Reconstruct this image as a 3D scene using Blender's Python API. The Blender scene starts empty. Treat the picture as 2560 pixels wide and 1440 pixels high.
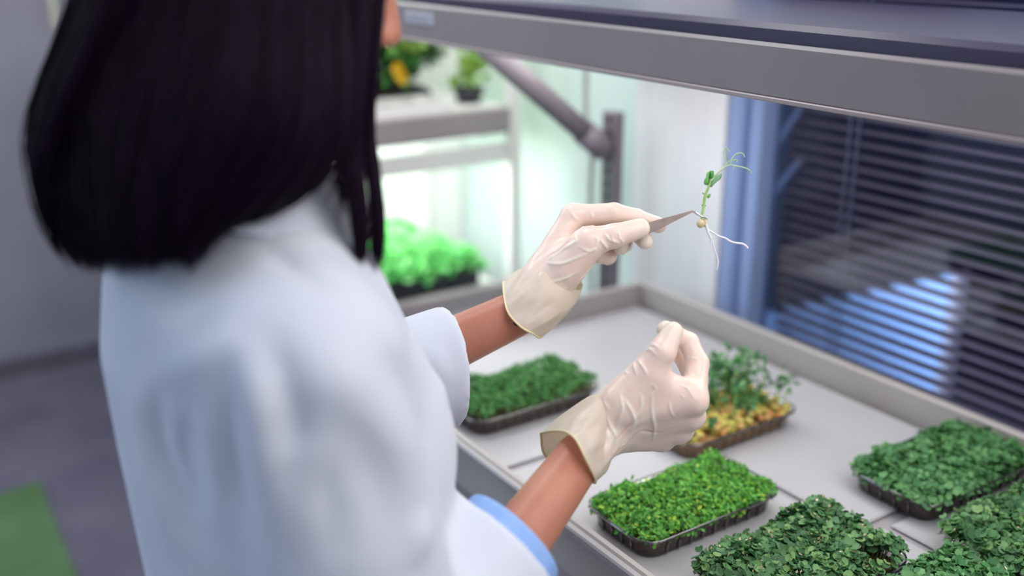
import bpy, math, random
import numpy as np
from mathutils import Vector, Matrix
# ------------------------------------------------------------------ camera maths (2560x1440 pixels)
FPX = 2600.0
PIT = math.atan(885/FPX); YAW = math.atan(1830/math.hypot(FPX, 885))
FW = np.array([-math.cos(YAW)*math.cos(PIT), math.sin(YAW)*math.cos(PIT), -math.sin(PIT)])
RT = np.array([math.sin(YAW), math.cos(YAW), 0.0]); UP = np.cross(RT, FW)
CAM = np.array([0.0, 0.0, 1.60])
def ray(u, v): return FW + RT*(u-1280)/FPX - UP*(v-720)/FPX
def P(u, v, d): return CAM + ray(u, v)*d
def G(u, v, z):
    r = ray(u, v); return CAM + r*(z-CAM[2])/r[2]
def PY(u, v, y):
    r = ray(u, v); return CAM + r*y/r[1]
def PX(u, v, x):
    r = ray(u, v); return CAM + r*x/r[0]
def proj(q):
    q = np.asarray(q, dtype=float)-CAM; d = q@FW
    return 1280+FPX*(q@RT)/d, 720-FPX*(q@UP)/d, d
S = bpy.context.scene; COL = S.collection
random.seed(7); RNG = np.random.default_rng(7)
cd = bpy.data.cameras.new('camera'); cam = bpy.data.objects.new('camera', cd); COL.objects.link(cam)
cd.sensor_width = 36; cd.lens = FPX/2560*36; cd.clip_start = 0.05; cd.clip_end = 100
M3 = Matrix((RT, UP, -FW)).transposed().to_4x4(); M3.translation = Vector(CAM); cam.matrix_world = M3
cd.dof.use_dof = True; cd.dof.focus_distance = 1.03; cd.dof.aperture_fstop = 1.8; cd.dof.aperture_blades = 0
S.camera = cam
# ------------------------------------------------------------------ world, lights, exposure
W = bpy.data.worlds.new('world'); S.world = W; W.use_nodes = True
W.node_tree.nodes['Background'].inputs[0].default_value = (0.56, 0.66, 0.88, 1)
W.node_tree.nodes['Background'].inputs[1].default_value = 0.40
S.view_settings.view_transform = 'Standard'; S.view_settings.look = 'None'
S.view_settings.exposure = 0.0; S.view_settings.gamma = 1.0; S.view_settings.use_curve_mapping = False
def area(name, loc, to, sx, sy, power, col):
    l = bpy.data.lights.new(name, 'AREA'); l.shape = 'RECTANGLE'; l.size = sx; l.size_y = sy; l.energy = power; l.color = col
    o = bpy.data.objects.new(name, l); COL.objects.link(o); o.location = loc
    o.rotation_euler = (Vector(to)-Vector(loc)).to_track_quat('-Z', 'Y').to_euler(); return o
area('back_window_light', (-2.3, -2.4, 2.3), (-0.8, 0.3, 1.2), 1.8, 1.5, 36, (0.62, 0.80, 1.0))
area('ceiling_panel_light', (-0.10, 0.60, 2.25), (-0.72, 0.6, 1.2), 0.9, 0.7, 8.3, (1.0, 0.955, 0.93))
area('rack_front_light', (-1.35, 0.62, 2.3), (-1.95, 1.1, 1.1), 0.3, 0.3, 9, (1.0, 0.985, 0.96))  # unseen fill added to lift the front faces of the rack
area('side_room_light', (0.95, 0.70, 2.0), (-0.75, 0.6, 1.2), 1.0, 0.8, 9, (1.0, 0.955, 0.93))  # added fill for the camera side of the hands, no fixture
area('aisle_light', (-3.1, -0.2, 2.7), (-3.4, -0.1, 0.0), 1.2, 0.8, 26, (1.0, 0.97, 0.98))  # fill added to brighten the left wall
area('grow_lamp_light', (-0.75, 1.0, 1.432), (-0.75, 1.0, 0.0), 1.5, 0.30, 2.5, (1.0, 0.98, 0.97))
area('shelf_lamp_light', (-2.16, 0.97, 1.155), (-2.16, 0.97, 0.0), 0.3, 0.6, 5.6, (0.95, 1.0, 1.0))
area('plant_lamp_light', (-2.2, 1.0, 1.78), (-2.2, 1.0, 0.0), 0.4, 0.8, 6, (0.95, 1.0, 0.97))
area('outdoor_lamp_light', (-1.05, 1.56, .74), (-1.1, 2.02, .86), 0.9, 0.1, 12, (0.8, 0.9, 1.0))  # unseen fill added to brighten the blue board past the blind
area('corner_lamp_light', (-1.80, 1.0, 1.75), (-1.72, 1.5, 1.1), 0.3, 0.3, 1.2, (0.94, 1.0, 1.0))  # added fill to lighten the wall corner beside the rack
# ------------------------------------------------------------------ materials
def srgb(c): return tuple((x/12.92 if x <= .04045 else ((x+.055)/1.055)**2.4) for x in [k/255 for k in c])+(1,)
def mat(name, col, rough=.5, metal=0, var=None, vscale=8, bump=0, bscale=60, spec=.5, sss=0, sssr=(.01,.005,.003), emit=0, stretch=None, coat=0, sheen=0):
    m = bpy.data.materials.new(name); m.use_nodes = True; N = m.node_tree.nodes; L = m.node_tree.links; b = N['Principled BSDF']
    b.inputs['Base Color'].default_value = srgb(col); b.inputs['Roughness'].default_value = rough; b.inputs['Metallic'].default_value = metal
    b.inputs['Specular IOR Level'].default_value = spec
    if sss: b.inputs['Subsurface Weight'].default_value = sss; b.inputs['Subsurface Radius'].default_value = (1,.4,.25); b.inputs['Subsurface Scale'].default_value = sssr[0]
    if coat: b.inputs['Coat Weight'].default_value = coat; b.inputs['Coat Roughness'].default_value = .15
    if sheen: b.inputs['Sheen Weight'].default_value = sheen
    if emit: b.inputs['Emission Color'].default_value = srgb(col); b.inputs['Emission Strength'].default_value = emit
    tc = N.new('ShaderNodeTexCoord'); mp = N.new('ShaderNodeMapping'); L.new(tc.outputs['Object'], mp.inputs[0])
    if stretch: mp.inputs['Scale'].default_value = stretch
    if var is None: var = tuple(max(0, int(k*.93)) for k in col)
    n = N.new('ShaderNodeTexNoise'); n.inputs['Scale'].default_value = vscale; n.inputs['Detail'].default_value = 4; L.new(mp.outputs[0], n.inputs[0])
    r = N.new('ShaderNodeMapRange'); r.inputs[1].default_value = .35; r.inputs[2].default_value = .65; L.new(n.outputs['Fac'], r.inputs[0])
    mx = N.new('ShaderNodeMix'); mx.data_type = 'RGBA'; mx.inputs[6].default_value = srgb(col); mx.inputs[7].default_value = srgb(var)
    L.new(r.outputs[0], mx.inputs[0]); L.new(mx.outputs[2], b.inputs['Base Color'])
    if bump:
        n2 = N.new('ShaderNodeTexNoise'); n2.inputs['Scale'].default_value = bscale; n2.inputs['Detail'].default_value = 3; L.new(mp.outputs[0], n2.inputs[0])
        bp = N.new('ShaderNodeBump'); bp.inputs['Strength'].default_value = bump; bp.inputs['Distance'].default_value = .01
        L.new(n2.outputs['Fac'], bp.inputs['Height']); L.new(bp.outputs[0], b.inputs['Normal'])
    m['mix'] = 1
    return m
def leafmat(name, stops, rough=.45, trans=.25):
    m = bpy.data.materials.new(name); m.use_nodes = True; N = m.node_tree.nodes; L = m.node_tree.links; b = N['Principled BSDF']
    g = N.new('ShaderNodeNewGeometry'); cr = N.new('ShaderNodeValToRGB'); oi = N.new('ShaderNodeObjectInfo'); ad = N.new('ShaderNodeMath'); ad.operation = 'ADD'; fr = N.new('ShaderNodeMath'); fr.operation = 'FRACT'
    L.new(g.outputs['Random Per Island'], ad.inputs[0]); L.new(oi.outputs['Random'], ad.inputs[1]); L.new(ad.outputs[0], fr.inputs[0]); L.new(fr.outputs[0], cr.inputs[0])
    e = cr.color_ramp.elements
    for i, (p, c) in enumerate(stops):
        k = e[i] if i < 2 else e.new(p); k.position = p; k.color = srgb(c)
    b.inputs['Roughness'].default_value = rough; b.inputs['Specular IOR Level'].default_value = .35
    L.new(cr.outputs[0], b.inputs['Base Color'])
    t = N.new('ShaderNodeBsdfTranslucent'); L.new(cr.outputs[0], t.inputs[0]); ms = N.new('ShaderNodeMixShader'); ms.inputs[0].default_value = trans
    L.new(b.outputs[0], ms.inputs[1]); L.new(t.outputs[0], ms.inputs[2]); L.new(ms.outputs[0], N['Material Output'].inputs[0])
    return m
def clearmat(name, tint=(225,225,225), gloss=.12, rough=.08):
    m = bpy.data.materials.new(name); m.use_nodes = True; N = m.node_tree.nodes; L = m.node_tree.links; N.remove(N['Principled BSDF'])
    t = N.new('ShaderNodeBsdfTransparent'); t.inputs[0].default_value = srgb(tint); gl = N.new('ShaderNodeBsdfGlossy'); gl.inputs['Roughness'].default_value = rough
    fz = N.new('ShaderNodeLayerWeight'); fz.inputs[0].default_value = .35; mr = N.new('ShaderNodeMapRange'); mr.inputs[3].default_value = gloss*.5; mr.inputs[4].default_value = min(1, gloss*5); L.new(fz.outputs['Fresnel'], mr.inputs[0])
    ms = N.new('ShaderNodeMixShader'); L.new(mr.outputs[0], ms.inputs[0]); L.new(t.outputs[0], ms.inputs[1]); L.new(gl.outputs[0], ms.inputs[2]); L.new(ms.outputs[0], N['Material Output'].inputs[0])
    return m
# ------------------------------------------------------------------ object helpers
def rawobj(name, verts, faces, m, parent=None, smooth=False):
    me = bpy.data.meshes.new(name); me.from_pydata([tuple(map(float, v)) for v in verts], [], faces); me.validate()
    if smooth:
        me.polygons.foreach_set('use_smooth', [True]*len(me.polygons))
    if m: me.materials.append(m)
    o = bpy.data.objects.new(name, me); COL.objects.link(o)
    if parent is not None: o.parent = parent; o.matrix_parent_inverse = parent.matrix_world.inverted() if False else Matrix.Translation(-Vector(parent.location))
    return o
def npobj(name, V, Q, m, parent=None, smooth=True):
    V = np.asarray(V, dtype=np.float32); Q = np.asarray(Q, dtype=np.int32); k = Q.shape[1]
    me = bpy.data.meshes.new(name); me.vertices.add(len(V)); me.vertices.foreach_set('co', V.ravel())
    me.loops.add(Q.size); me.loops.foreach_set('vertex_index', Q.ravel()); me.polygons.add(len(Q))
    me.polygons.foreach_set('loop_start', np.arange(0, Q.size, k, dtype=np.int32)); me.polygons.foreach_set('loop_total', np.full(len(Q), k, dtype=np.int32))
    me.update(); me.validate()
    me.polygons.foreach_set('use_smooth', np.full(len(me.polygons), smooth))
    if m: me.materials.append(m)
    o = bpy.data.objects.new(name, me); COL.objects.link(o)
    if parent is not None: o.parent = parent; o.matrix_parent_inverse = Matrix.Translation(-Vector(parent.location))
    return o
def thing(name, loc, label, cat, group=None):
    o = bpy.data.objects.new(name, None); COL.objects.link(o); o.location = tuple(map(float, loc)); o.empty_display_size = .05
    o['label'] = label; o['category'] = cat
    if group: o['group'] = group
    return o
def tag(o, label, cat, group=None, kind=None):
    o['label'] = label; o['category'] = cat
    if group: o['group'] = group
    if kind: o['kind'] = kind
    return o
def struct(o): o['kind'] = 'structure'; return o
class MB:
    def __init__(s): s.v = []; s.f = []
    def add(s, v, f):
        n = len(s.v); s.v += [tuple(map(float, q)) for q in v]; s.f += [tuple(i+n for i in q) for q in f]; return s
    def box(s, lo, hi, bev=0):
        (a, b, c), (d, e, g) = lo, hi
        if bev <= 0:
            v = [(a,b,c),(d,b,c),(d,e,c),(a,e,c),(a,b,g),(d,b,g),(d,e,g),(a,e,g)]
            return s.add(v, [(3,2,1,0),(4,5,6,7),(0,1,5,4),(1,2,6,5),(2,3,7,6),(3,0,4,7)])
        def ring(z, i): return [(a+i,b,z),(d-i,b,z),(d,b+i,z),(d,e-i,z),(d-i,e,z),(a+i,e,z),(a,e-i,z),(a,b+i,z)]
        def ins(z, i): return [(a+2*i,b+i,z),(d-2*i,b+i,z),(d-i,b+2*i,z),(d-i,e-2*i,z),(d-2*i,e-i,z),(a+2*i,e-i,z),(a+i,e-2*i,z),(a+i,b+2*i,z)]
        R_ = [ins(c, bev), ring(c+bev, bev), ring(g-bev, bev), ins(g, bev)]
        v = sum(R_, []); f = [tuple(range(7,-1,-1)), tuple(range(24,32))]
        for r in range(3):
            for i in range(8): j = (i+1) % 8; f.append((r*8+i, r*8+j, r*8+8+j, r*8+8+i))
        return s.add(v, f)
    def tube(s, pts, rad, n=8, cap=True):
        pts = [np.array(p, dtype=float) for p in pts]; R_ = rad if hasattr(rad, '__len__') else [rad]*len(pts)
        t0 = pts[1]-pts[0]; up = np.array([0,0,1.]) if abs(t0[2]) < .9*np.linalg.norm(t0) else np.array([1.,0,0]); v = []
        a = np.cross(t0, up); a /= np.linalg.norm(a)
        for i, p in enumerate(pts):
            t = (pts[min(i+1, len(pts)-1)]-pts[max(i-1, 0)]); t = t/(np.linalg.norm(t)+1e-12)
            a = a-t*(a@t); a /= (np.linalg.norm(a)+1e-12); b = np.cross(t, a)
            for k in range(n):
                q = 2*math.pi*k/n; v.append(p+R_[i]*(math.cos(q)*a+math.sin(q)*b))
        f = []
        for i in range(len(pts)-1):
            for k in range(n): j = (k+1) % n; f.append((i*n+k, i*n+j, i*n+n+j, i*n+n+k))
        if cap: f.append(tuple(range(n-1,-1,-1))); m_ = (len(pts)-1)*n; f.append(tuple(range(m_, m_+n)))
        return s.add(v, f)
    def lathe(s, c, prof, n=20):
        v = []; f = []
        for r, z in prof:
            for k in range(n): q = 2*math.pi*k/n; v.append((c[0]+r*math.cos(q), c[1]+r*math.sin(q), c[2]+z))
        for i in range(len(prof)-1):
            for k in range(n): j = (k+1) % n; f.append((i*n+k, i*n+j, i*n+n+j, i*n+n+k))
        return s.add(v, f)
    def poly(s, pts, nrm, th):
        n = len(pts); nrm = np.array(nrm)*th; a = [np.array(p) for p in pts]; v = a+[p+nrm for p in a]
        f = [tuple(range(n-1,-1,-1)), tuple(range(n, 2*n))]+[(i, (i+1) % n, n+(i+1) % n, n+i) for i in range(n)]
        return s.add(v, f)
    def build(s, name, m, parent=None, smooth=False): return rawobj(name, s.v, s.f, m, parent, smooth)
def spline(pts, n=12):
    p = np.array(pts, dtype=float); q = np.vstack([2*p[0]-p[1], p, 2*p[-1]-p[-2]]); out = []
    segs = len(p)-1
    for t in np.linspace(0, segs, n):
        i = min(int(t), segs-1); u = t-i; a, b, c, d = q[i], q[i+1], q[i+2], q[i+3]
        out.append(.5*((2*b)+(-a+c)*u+(2*a-5*b+4*c-d)*u*u+(-a+3*b-3*c+d)*u**3))
    return np.array(out)
# ------------------------------------------------------------------ signed-distance modelling
def cap(p, a, b, ra, rb):
    a = np.asarray(a, np.float32); b = np.asarray(b, np.float32); ab = b-a; t = np.clip(((p-a)@ab)/max(1e-9, ab@ab), 0, 1)
    return np.linalg.norm(p-a-t[:, None]*ab, axis=1)-(ra+(rb-ra)*t)
def ell(p, c, r, R_=None):
    q = p-np.asarray(c, np.float32)
    if R_ is not None: q = q@np.asarray(R_, np.float32)
    r = np.asarray(r, np.float32); k0 = np.linalg.norm(q/r, axis=1); k1 = np.linalg.norm(q/(r*r), axis=1)+1e-9
    return k0*(k0-1)/k1
def smin(a, b, k):
    h = np.maximum(k-np.abs(a-b), 0)/k; return np.minimum(a, b)-h*h*k*.25
def smax(a, b, k): return -smin(-a, -b, k)
def chain(p, pts, rads, k=.003):
    d = None
    for i in range(len(pts)-1):
        e = cap(p, pts[i], pts[i+1], rads[i], rads[i+1]); d = e if d is None else smin(d, e, k)
    return d
def column(p, secs):     # secs: (z, cx, cy, a, b) stacked ellipses
    s = np.array(secs, dtype=np.float32); z = p[:, 2]; I = lambda k: np.interp(z, s[:, 0], s[:, k]).astype(np.float32)
    a, b = I(3), I(4); x = (p[:, 0]-I(1)); y = (p[:, 1]-I(2)); k0 = np.sqrt((x/a)**2+(y/b)**2)+1e-6; k1 = np.sqrt((x/a**2)**2+(y/b**2)**2)+1e-6
    d = k0*(k0-1)/k1; return np.maximum(d, np.maximum(s[0, 0]-z, z-s[-1, 0]))
def surfnets(sdf, lo, hi, h, B=10):
    lo = np.array(lo, dtype=np.float32); n = np.ceil((np.array(hi)-lo)/h/B).astype(int)*B; 
    nb = n//B; V = np.empty(tuple(n), np.float32)
    bc = np.stack(np.meshgrid(*[(np.arange(k)+.5)*B*h-.5*h for k in nb], indexing='ij'), -1).reshape(-1, 3).astype(np.float32)+lo
    dc = sdf(bc); near = np.abs(dc) < B*h*.87*1.35+2*h
    loc = np.stack(np.meshgrid(*[np.arange(B)]*3, indexing='ij'), -1).reshape(-1, 3)
    bi = np.stack(np.unravel_index(np.arange(len(bc)), nb), -1)
    for s0 in range(0, len(bc), 4000):
        pass
    idx = bi[near]; Vb = np.repeat(dc[:, None], B**3, axis=1)
    nn = np.nonzero(near)[0]
    for s0 in range(0, len(nn), 400):
        sel = nn[s0:s0+400]; pts = (bi[sel][:, None, :]*B+loc[None]).reshape(-1, 3).astype(np.float32)*h+lo
        Vb[sel] = sdf(pts).reshape(len(sel), -1)
    V = Vb.reshape(nb[0], nb[1], nb[2], B, B, B).transpose(0, 3, 1, 4, 2, 5).reshape(tuple(n))
    Sg = V < 0; c = [slice(0, -1), slice(1, None)]
    cnt = sum(Sg[c[i], c[j], c[k]].astype(np.int8) for i in (0,1) for j in (0,1) for k in (0,1)); act = (cnt > 0) & (cnt < 8)
    ci = np.argwhere(act); num = np.full(act.shape, -1, np.int64); num[act] = np.arange(len(ci))
    acc = np.zeros((len(ci), 3)); w = np.zeros(len(ci))
    for ax in range(3):
        o1, o2 = [q for q in range(3) if q != ax]
        for i in (0,1):
            for j in (0,1):
                a = ci.copy(); a[:, o1] += i; a[:, o2] += j; b = a.copy(); b[:, ax] += 1
                va = V[a[:,0],a[:,1],a[:,2]]; vb = V[b[:,0],b[:,1],b[:,2]]; x = (va < 0) != (vb < 0); t = np.where(x, va/(va-vb+1e-12), 0)
                q = a.astype(float); q[:, ax] += t; acc += q*x[:, None]; w += x
    Vt = acc/w[:, None]*h+lo; Q = []
    for ax in range(3):
        o1, o2 = [(1,2),(2,0),(0,1)][ax]
        sl0 = [slice(1, -1)]*3; sl0[ax] = slice(0, -1); sl1 = list(sl0); sl1[ax] = slice(1, None)
        A = Sg[tuple(sl0)]; Bq = Sg[tuple(sl1)]; e = np.argwhere(A != Bq); 
        if not len(e): continue
        inside = A[e[:,0],e[:,1],e[:,2]]; e = e+1; e[:, ax] -= 1
        def cidx(d1, d2):
            k = e.copy(); k[:, o1] += d1; k[:, o2] += d2; return num[k[:,0],k[:,1],k[:,2]]
        q = np.stack([cidx(-1,-1), cidx(0,-1), cidx(0,0), cidx(-1,0)], 1); q[~inside] = q[~inside][:, ::-1]; Q.append(q)
    Q = np.vstack(Q); Q = Q[(Q >= 0).all(1)]
    return Vt, Q
def relax(V, Q, it=2, lam=.5):
    V = V.copy(); n = len(V); E = np.vstack([Q[:, [0,1]], Q[:, [1,2]], Q[:, [2,3]], Q[:, [3,0]]]); E = np.vstack([E, E[:, ::-1]])
    deg = np.bincount(E[:, 0], minlength=n)[:, None]
    for _ in range(it):
        A = np.stack([np.bincount(E[:, 0], weights=V[E[:, 1], k], minlength=n) for k in range(3)], 1)/np.maximum(deg, 1); V += lam*(A-V)
    return V
def normals(V, Q):
    a = np.cross(V[Q[:, 2]]-V[Q[:, 0]], V[Q[:, 3]]-V[Q[:, 1]]); N = np.zeros_like(V)
    for k in range(4):
        for c in range(3): N[:, c] += np.bincount(Q[:, k], weights=a[:, c], minlength=len(V))
    return N/(np.linalg.norm(N, axis=1)[:, None]+1e-12)
def ridges(V, Q, lines, face=True):
    """raise (h>0) or sink (h<0) soft folds; each line: pixel polyline [(u,v)..], width, height -- put on the nearest surface point, then worked in 3-D"""
    N = normals(V, Q); q = V-CAM; d = q@FW; U_ = 1280+FPX*(q@RT)/d; V_ = 720-FPX*(q@UP)/d; D = np.zeros(len(V)); fr = (N@FW) < .05
    for pts, w, h in lines:
        sp = spline(pts, 10+4*len(pts)); c3 = []
        for u, v in sp:
            m = ((U_-u)**2+(V_-v)**2 < 18**2) & fr
            if m.any():
                i = np.nonzero(m)[0]; i = i[d[i] < d[i].min()+.006]; c3.append(V[i[np.argmin((U_[i]-u)**2+(V_[i]-v)**2)]])
        if len(c3) < 3: continue
        c3 = np.array(c3)
        for _ in range(3): c3[1:-1] = (c3[:-2]+2*c3[1:-1]+c3[2:])/4
        near = np.linalg.norm(V-c3.mean(0), axis=1) < np.linalg.norm(c3-c3.mean(0), axis=1).max()+w*4
        vi = np.nonzero(near)[0]; best = np.full(len(vi), 9.); tt = np.zeros(len(vi))
        for i in range(len(c3)-1):
            ab = c3[i+1]-c3[i]; t = np.clip(((V[vi]-c3[i])@ab)/(ab@ab+1e-12), 0, 1); e = np.linalg.norm(V[vi]-c3[i]-t[:, None]*ab, axis=1)
            k = e < best; best[k] = e[k]; tt[k] = (i+t[k])/(len(c3)-1)
        D[vi] += h*np.exp(-(best/w)**2)*np.sin(np.pi*np.clip(tt, .02, .98))**(.6 if w < .004 else 1.2)*(N[vi]@FW < .3)
    return V+N*D[:, None], D
def put_attr(o, name, vals):
    a = o.data.attributes.new(name, 'FLOAT', 'POINT'); a.data.foreach_set('value', np.asarray(vals, np.float32))
# ------------------------------------------------------------------ palette
M = {}
M['wall'] = mat('wall_paint', (150,147,158), .8, vscale=3, bump=.03)
M['white_wall'] = mat('white_wall_paint', (204,215,211), .6, var=(194,207,202), vscale=2)
M['column'] = mat('column_paint', (238,237,238), .45, var=(230,229,232), vscale=2, stretch=(6,6,.4))
M['floor'] = mat('floor_vinyl', (112,108,124), .5, var=(98,94,112), vscale=4)
M['skirt_dark'] = mat('skirting_dark', (104,100,112), .6)
M['skirt'] = mat('skirting_light', (136,132,144), .6)
M['table'] = mat('table_plastic', (158,155,159), .38, var=(150,147,151), vscale=5, bump=.015, bscale=200)
M['table_rail'] = mat('table_rail_plastic', (170,164,161), .4, var=(160,154,151), vscale=4)
M['panel'] = mat('liner_plastic', (180,179,182), .35, var=(173,171,175), vscale=3, bump=.01, bscale=300)
M['hood'] = mat('hood_metal', (134,128,129), .45, var=(125,119,121), vscale=3)
M['hood_top'] = mat('hood_top_metal', (64,58,84), .4, var=(54,50,74), vscale=2)
M['hood_dark'] = mat('hood_gap', (26,22,46), .7)  # shade of the groove behind the fascia is put into this dark colour
M['lamp'] = mat('lamp_diffuser', (255,252,250), .5, emit=1.6)
M['lampcool'] = mat('cool_lamp_diffuser', (240,252,255), .5, emit=1.6)
M['frame_blue'] = mat('window_frame_paint', (150,170,212), .35, var=(132,152,196), vscale=3, stretch=(12,12,.3))
M['slat'] = mat('blind_slat', (178,158,172), .45, var=(156,138,152), vscale=5)
M['cord'] = mat('blind_cord', (142,138,156), .7)
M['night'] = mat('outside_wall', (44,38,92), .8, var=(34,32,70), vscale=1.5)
M['roofblue'] = mat('outside_canopy', (142,174,222), .7, var=(128,160,212), vscale=2)
M['steel'] = mat('brushed_steel', (150,146,150), .28, metal=.9, var=(120,112,118), vscale=30, stretch=(1,1,6))
M['tweezer'] = mat('tweezer_steel', (136,122,118), .45, metal=.55, var=(112,98,96), vscale=40)
M['tip'] = mat('tweezer_tip', (232,230,230), .15, metal=.9)
M['strut'] = mat('strut_paint', (128,120,126), .4, var=(118,110,118), vscale=4)
M['upright'] = mat('upright_steel', (130,120,128), .4, metal=.4, var=(118,108,118))
M['shelf'] = mat('shelf_white', (232,230,226), .45, var=(224,221,217), vscale=3)
M['shelf_edge'] = mat('shelf_edge_metal', (158,148,150), .4, var=(146,134,136), vscale=4)
M['black'] = mat('black_plastic', (46,48,56), .45)
M['soil'] = mat('coco_soil', (66,50,46), .9, var=(104,80,68), vscale=130, bump=.6, bscale=260)
M['soil_warm'] = mat('seed_mat', (150,112,74), .8, var=(196,158,92), vscale=120, bump=.6, bscale=220)
M['clear'] = clearmat('clear_plastic', (226,222,222), .10)
M['glass'] = clearmat('window_glass', (236,240,246), .07, .02)
M['rim'] = clearmat('clear_rim', (205,203,206), .30, .1)
M['skin'] = mat('skin', (192,130,105), .45, var=(180,114,92), vscale=14, sss=.12, bump=.02, bscale=300)
M['coat'] = mat('lab_coat_cotton', (214,218,228), .8, var=(208,212,225), vscale=10, bump=.02, bscale=900, sheen=.15)
M['blue_cuff'] = mat('blue_shirt_cotton', (150,186,240), .8, var=(140,176,232), vscale=60)
M['hair'] = mat('dark_hair', (20,7,26), .5, var=(30,13,32), vscale=25, spec=.14, stretch=(8,8,.6))
M['nail'] = mat('seed_cream', (226,212,172), .4, var=(206,188,140), vscale=90)
M['root'] = mat('root_white', (238,236,240), .4, var=(226,226,236), vscale=200)
M['stem'] = mat('sprout_stem', (140,186,92), .4, var=(168,196,116), vscale=150)
M['tendril'] = mat('tendril_green', (196,214,178), .4, var=(170,200,150), vscale=100)
M['leaf_a'] = leafmat('sprout_leaf', [(0,(112,188,96)),(1,(140,208,120)),(.5,(100,172,84))])
M['leaf_pale'] = leafmat('pale_sprout_leaf', [(0,(178,210,178)),(1,(160,204,164))], trans=.5)
M['g_dark'] = leafmat('broad_leaf_dark', [(0,(58,98,62)),(1,(138,176,108)),(.4,(80,128,82)),(.75,(102,152,96))])
M['g_mid'] = leafmat('broad_leaf_mid', [(0,(68,118,74)),(1,(120,174,110)),(.5,(88,144,88))])
M['g_bright'] = leafmat('fresh_leaf', [(0,(66,136,52)),(1,(196,216,76)),(.35,(90,166,66)),(.75,(120,192,80)),(.93,(128,188,66))])
M['g_fine'] = leafmat('fine_leaf', [(0,(60,116,64)),(1,(106,168,92)),(.5,(78,142,74))])
M['g_light'] = leafmat('shelf_leaf', [(0,(84,176,92)),(1,(168,232,160)),(.5,(124,214,124))], trans=.35)
M['g_lime'] = leafmat('lime_leaf', [(0,(128,172,74)),(1,(168,200,96))])
M['g_bush'] = leafmat('bush_leaf', [(0,(32,74,36)),(1,(86,140,54)),(.5,(50,104,48))])
M['husk'] = leafmat('seed_husk', [(0,(222,190,164)),(1,(190,150,120)),(.5,(236,214,190))], trans=.1)
M['stemmat'] = leafmat('pale_stem', [(0,(160,160,116)),(1,(126,146,92))], trans=.2)
M['pea'] = leafmat('pea_seed', [(0,(222,206,120)),(1,(204,142,84)),(.5,(190,180,84)),(.75,(214,170,110))], trans=.1)
M['petal'] = leafmat('yellow_petal', [(0,(232,192,40)),(1,(220,176,30))])
M['greenmat'] = mat('green_mat', (92,124,84), .8, var=(78,112,66), vscale=4)
M['sticker'] = mat('sticker_paper', (186,186,196), .5)
M['ink'] = mat('sticker_ink', (150,150,160), .5)
M['lips'] = mat('lips', (176,96,92), .4)
M['eye'] = mat('eye_white', (236,232,230), .2)
M['iris'] = mat('eye_iris', (54,36,28), .15)
M['dark_cloth'] = mat('dark_trousers', (54,56,72), .8)
M['shoe'] = mat('shoe_white', (214,214,216), .5)
# ------------------------------------------------------------------ the room
WX, WYI = -3.89, 1.45        # left wall face, window-side wall face
struct(MB().box((-4.1, -3.0, -.1), (2.4, 1.6, 0)).build('floor', M['floor']))
struct(MB().box((WX-.15, -3.0, 0), (WX, 1.6, 2.75)).build('wall_left', M['wall']))
bl = struct(MB().box((WX, -3.0, .075), (WX+.012, WYI, .15)).build('baseboard_left', M['skirt_dark']))
MB().box((WX, -3.0, 0), (WX+.022, WYI, .075)).build('plinth', M['skirt'], bl)
xl, xr = -1.212, .75
zb, zt = .88, 1.62
w = MB(); w.box((WX, WYI, 0), (-1.53, WYI+.1, 2.75)); struct(w.build('wall_window_side', M['white_wall']))
w = MB(); w.box((-1.53, 1.30, 0), (-1.276, 1.40, 2.75), .006); w.box((-1.53, 1.40, 0), (-1.45, WYI+.1, 2.75)); w.box((-1.545, 1.335, 0), (-1.53, WYI+.1, 2.75), .003); w.box((-1.30, 1.29, 0), (-1.277, 1.30, 2.75), .002)
struct(w.build('wall_column', M['column']))
w = MB(); w.box((-1.276, 1.30, 0), (2.4, 1.42, zb-.02)); w.box((-1.276, 1.30, zt+.03), (2.4, 1.42, 2.75)); w.box((xr+.06, 1.30, zb-.02), (2.4, 1.42, zt+.03))
struct(w.build('wall_below_window', M['column']))
wf = MB(); wf.box((-1.276, 1.295, zb-.02), (xl-.03, 1.36, zt+.03), .004); wf.box((xl-.03, 1.31, zb-.02), (xl, 1.36, zt+.03), .004)
wf.box((xr, 1.30, zb-.02), (xr+.06, 1.36, zt+.03), .004); wf.box((xl, 1.30, zb-.02), (xr, 1.36, zb), .003); wf.box((xl, 1.30, zt), (xr, 1.36, zt+.03), .003)
win = struct(wf.build('window_1', M['frame_blue']))
MB().box((xl, 1.345, zb), (xr, 1.349, zt)).build('pane', M['glass'], win)
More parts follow.
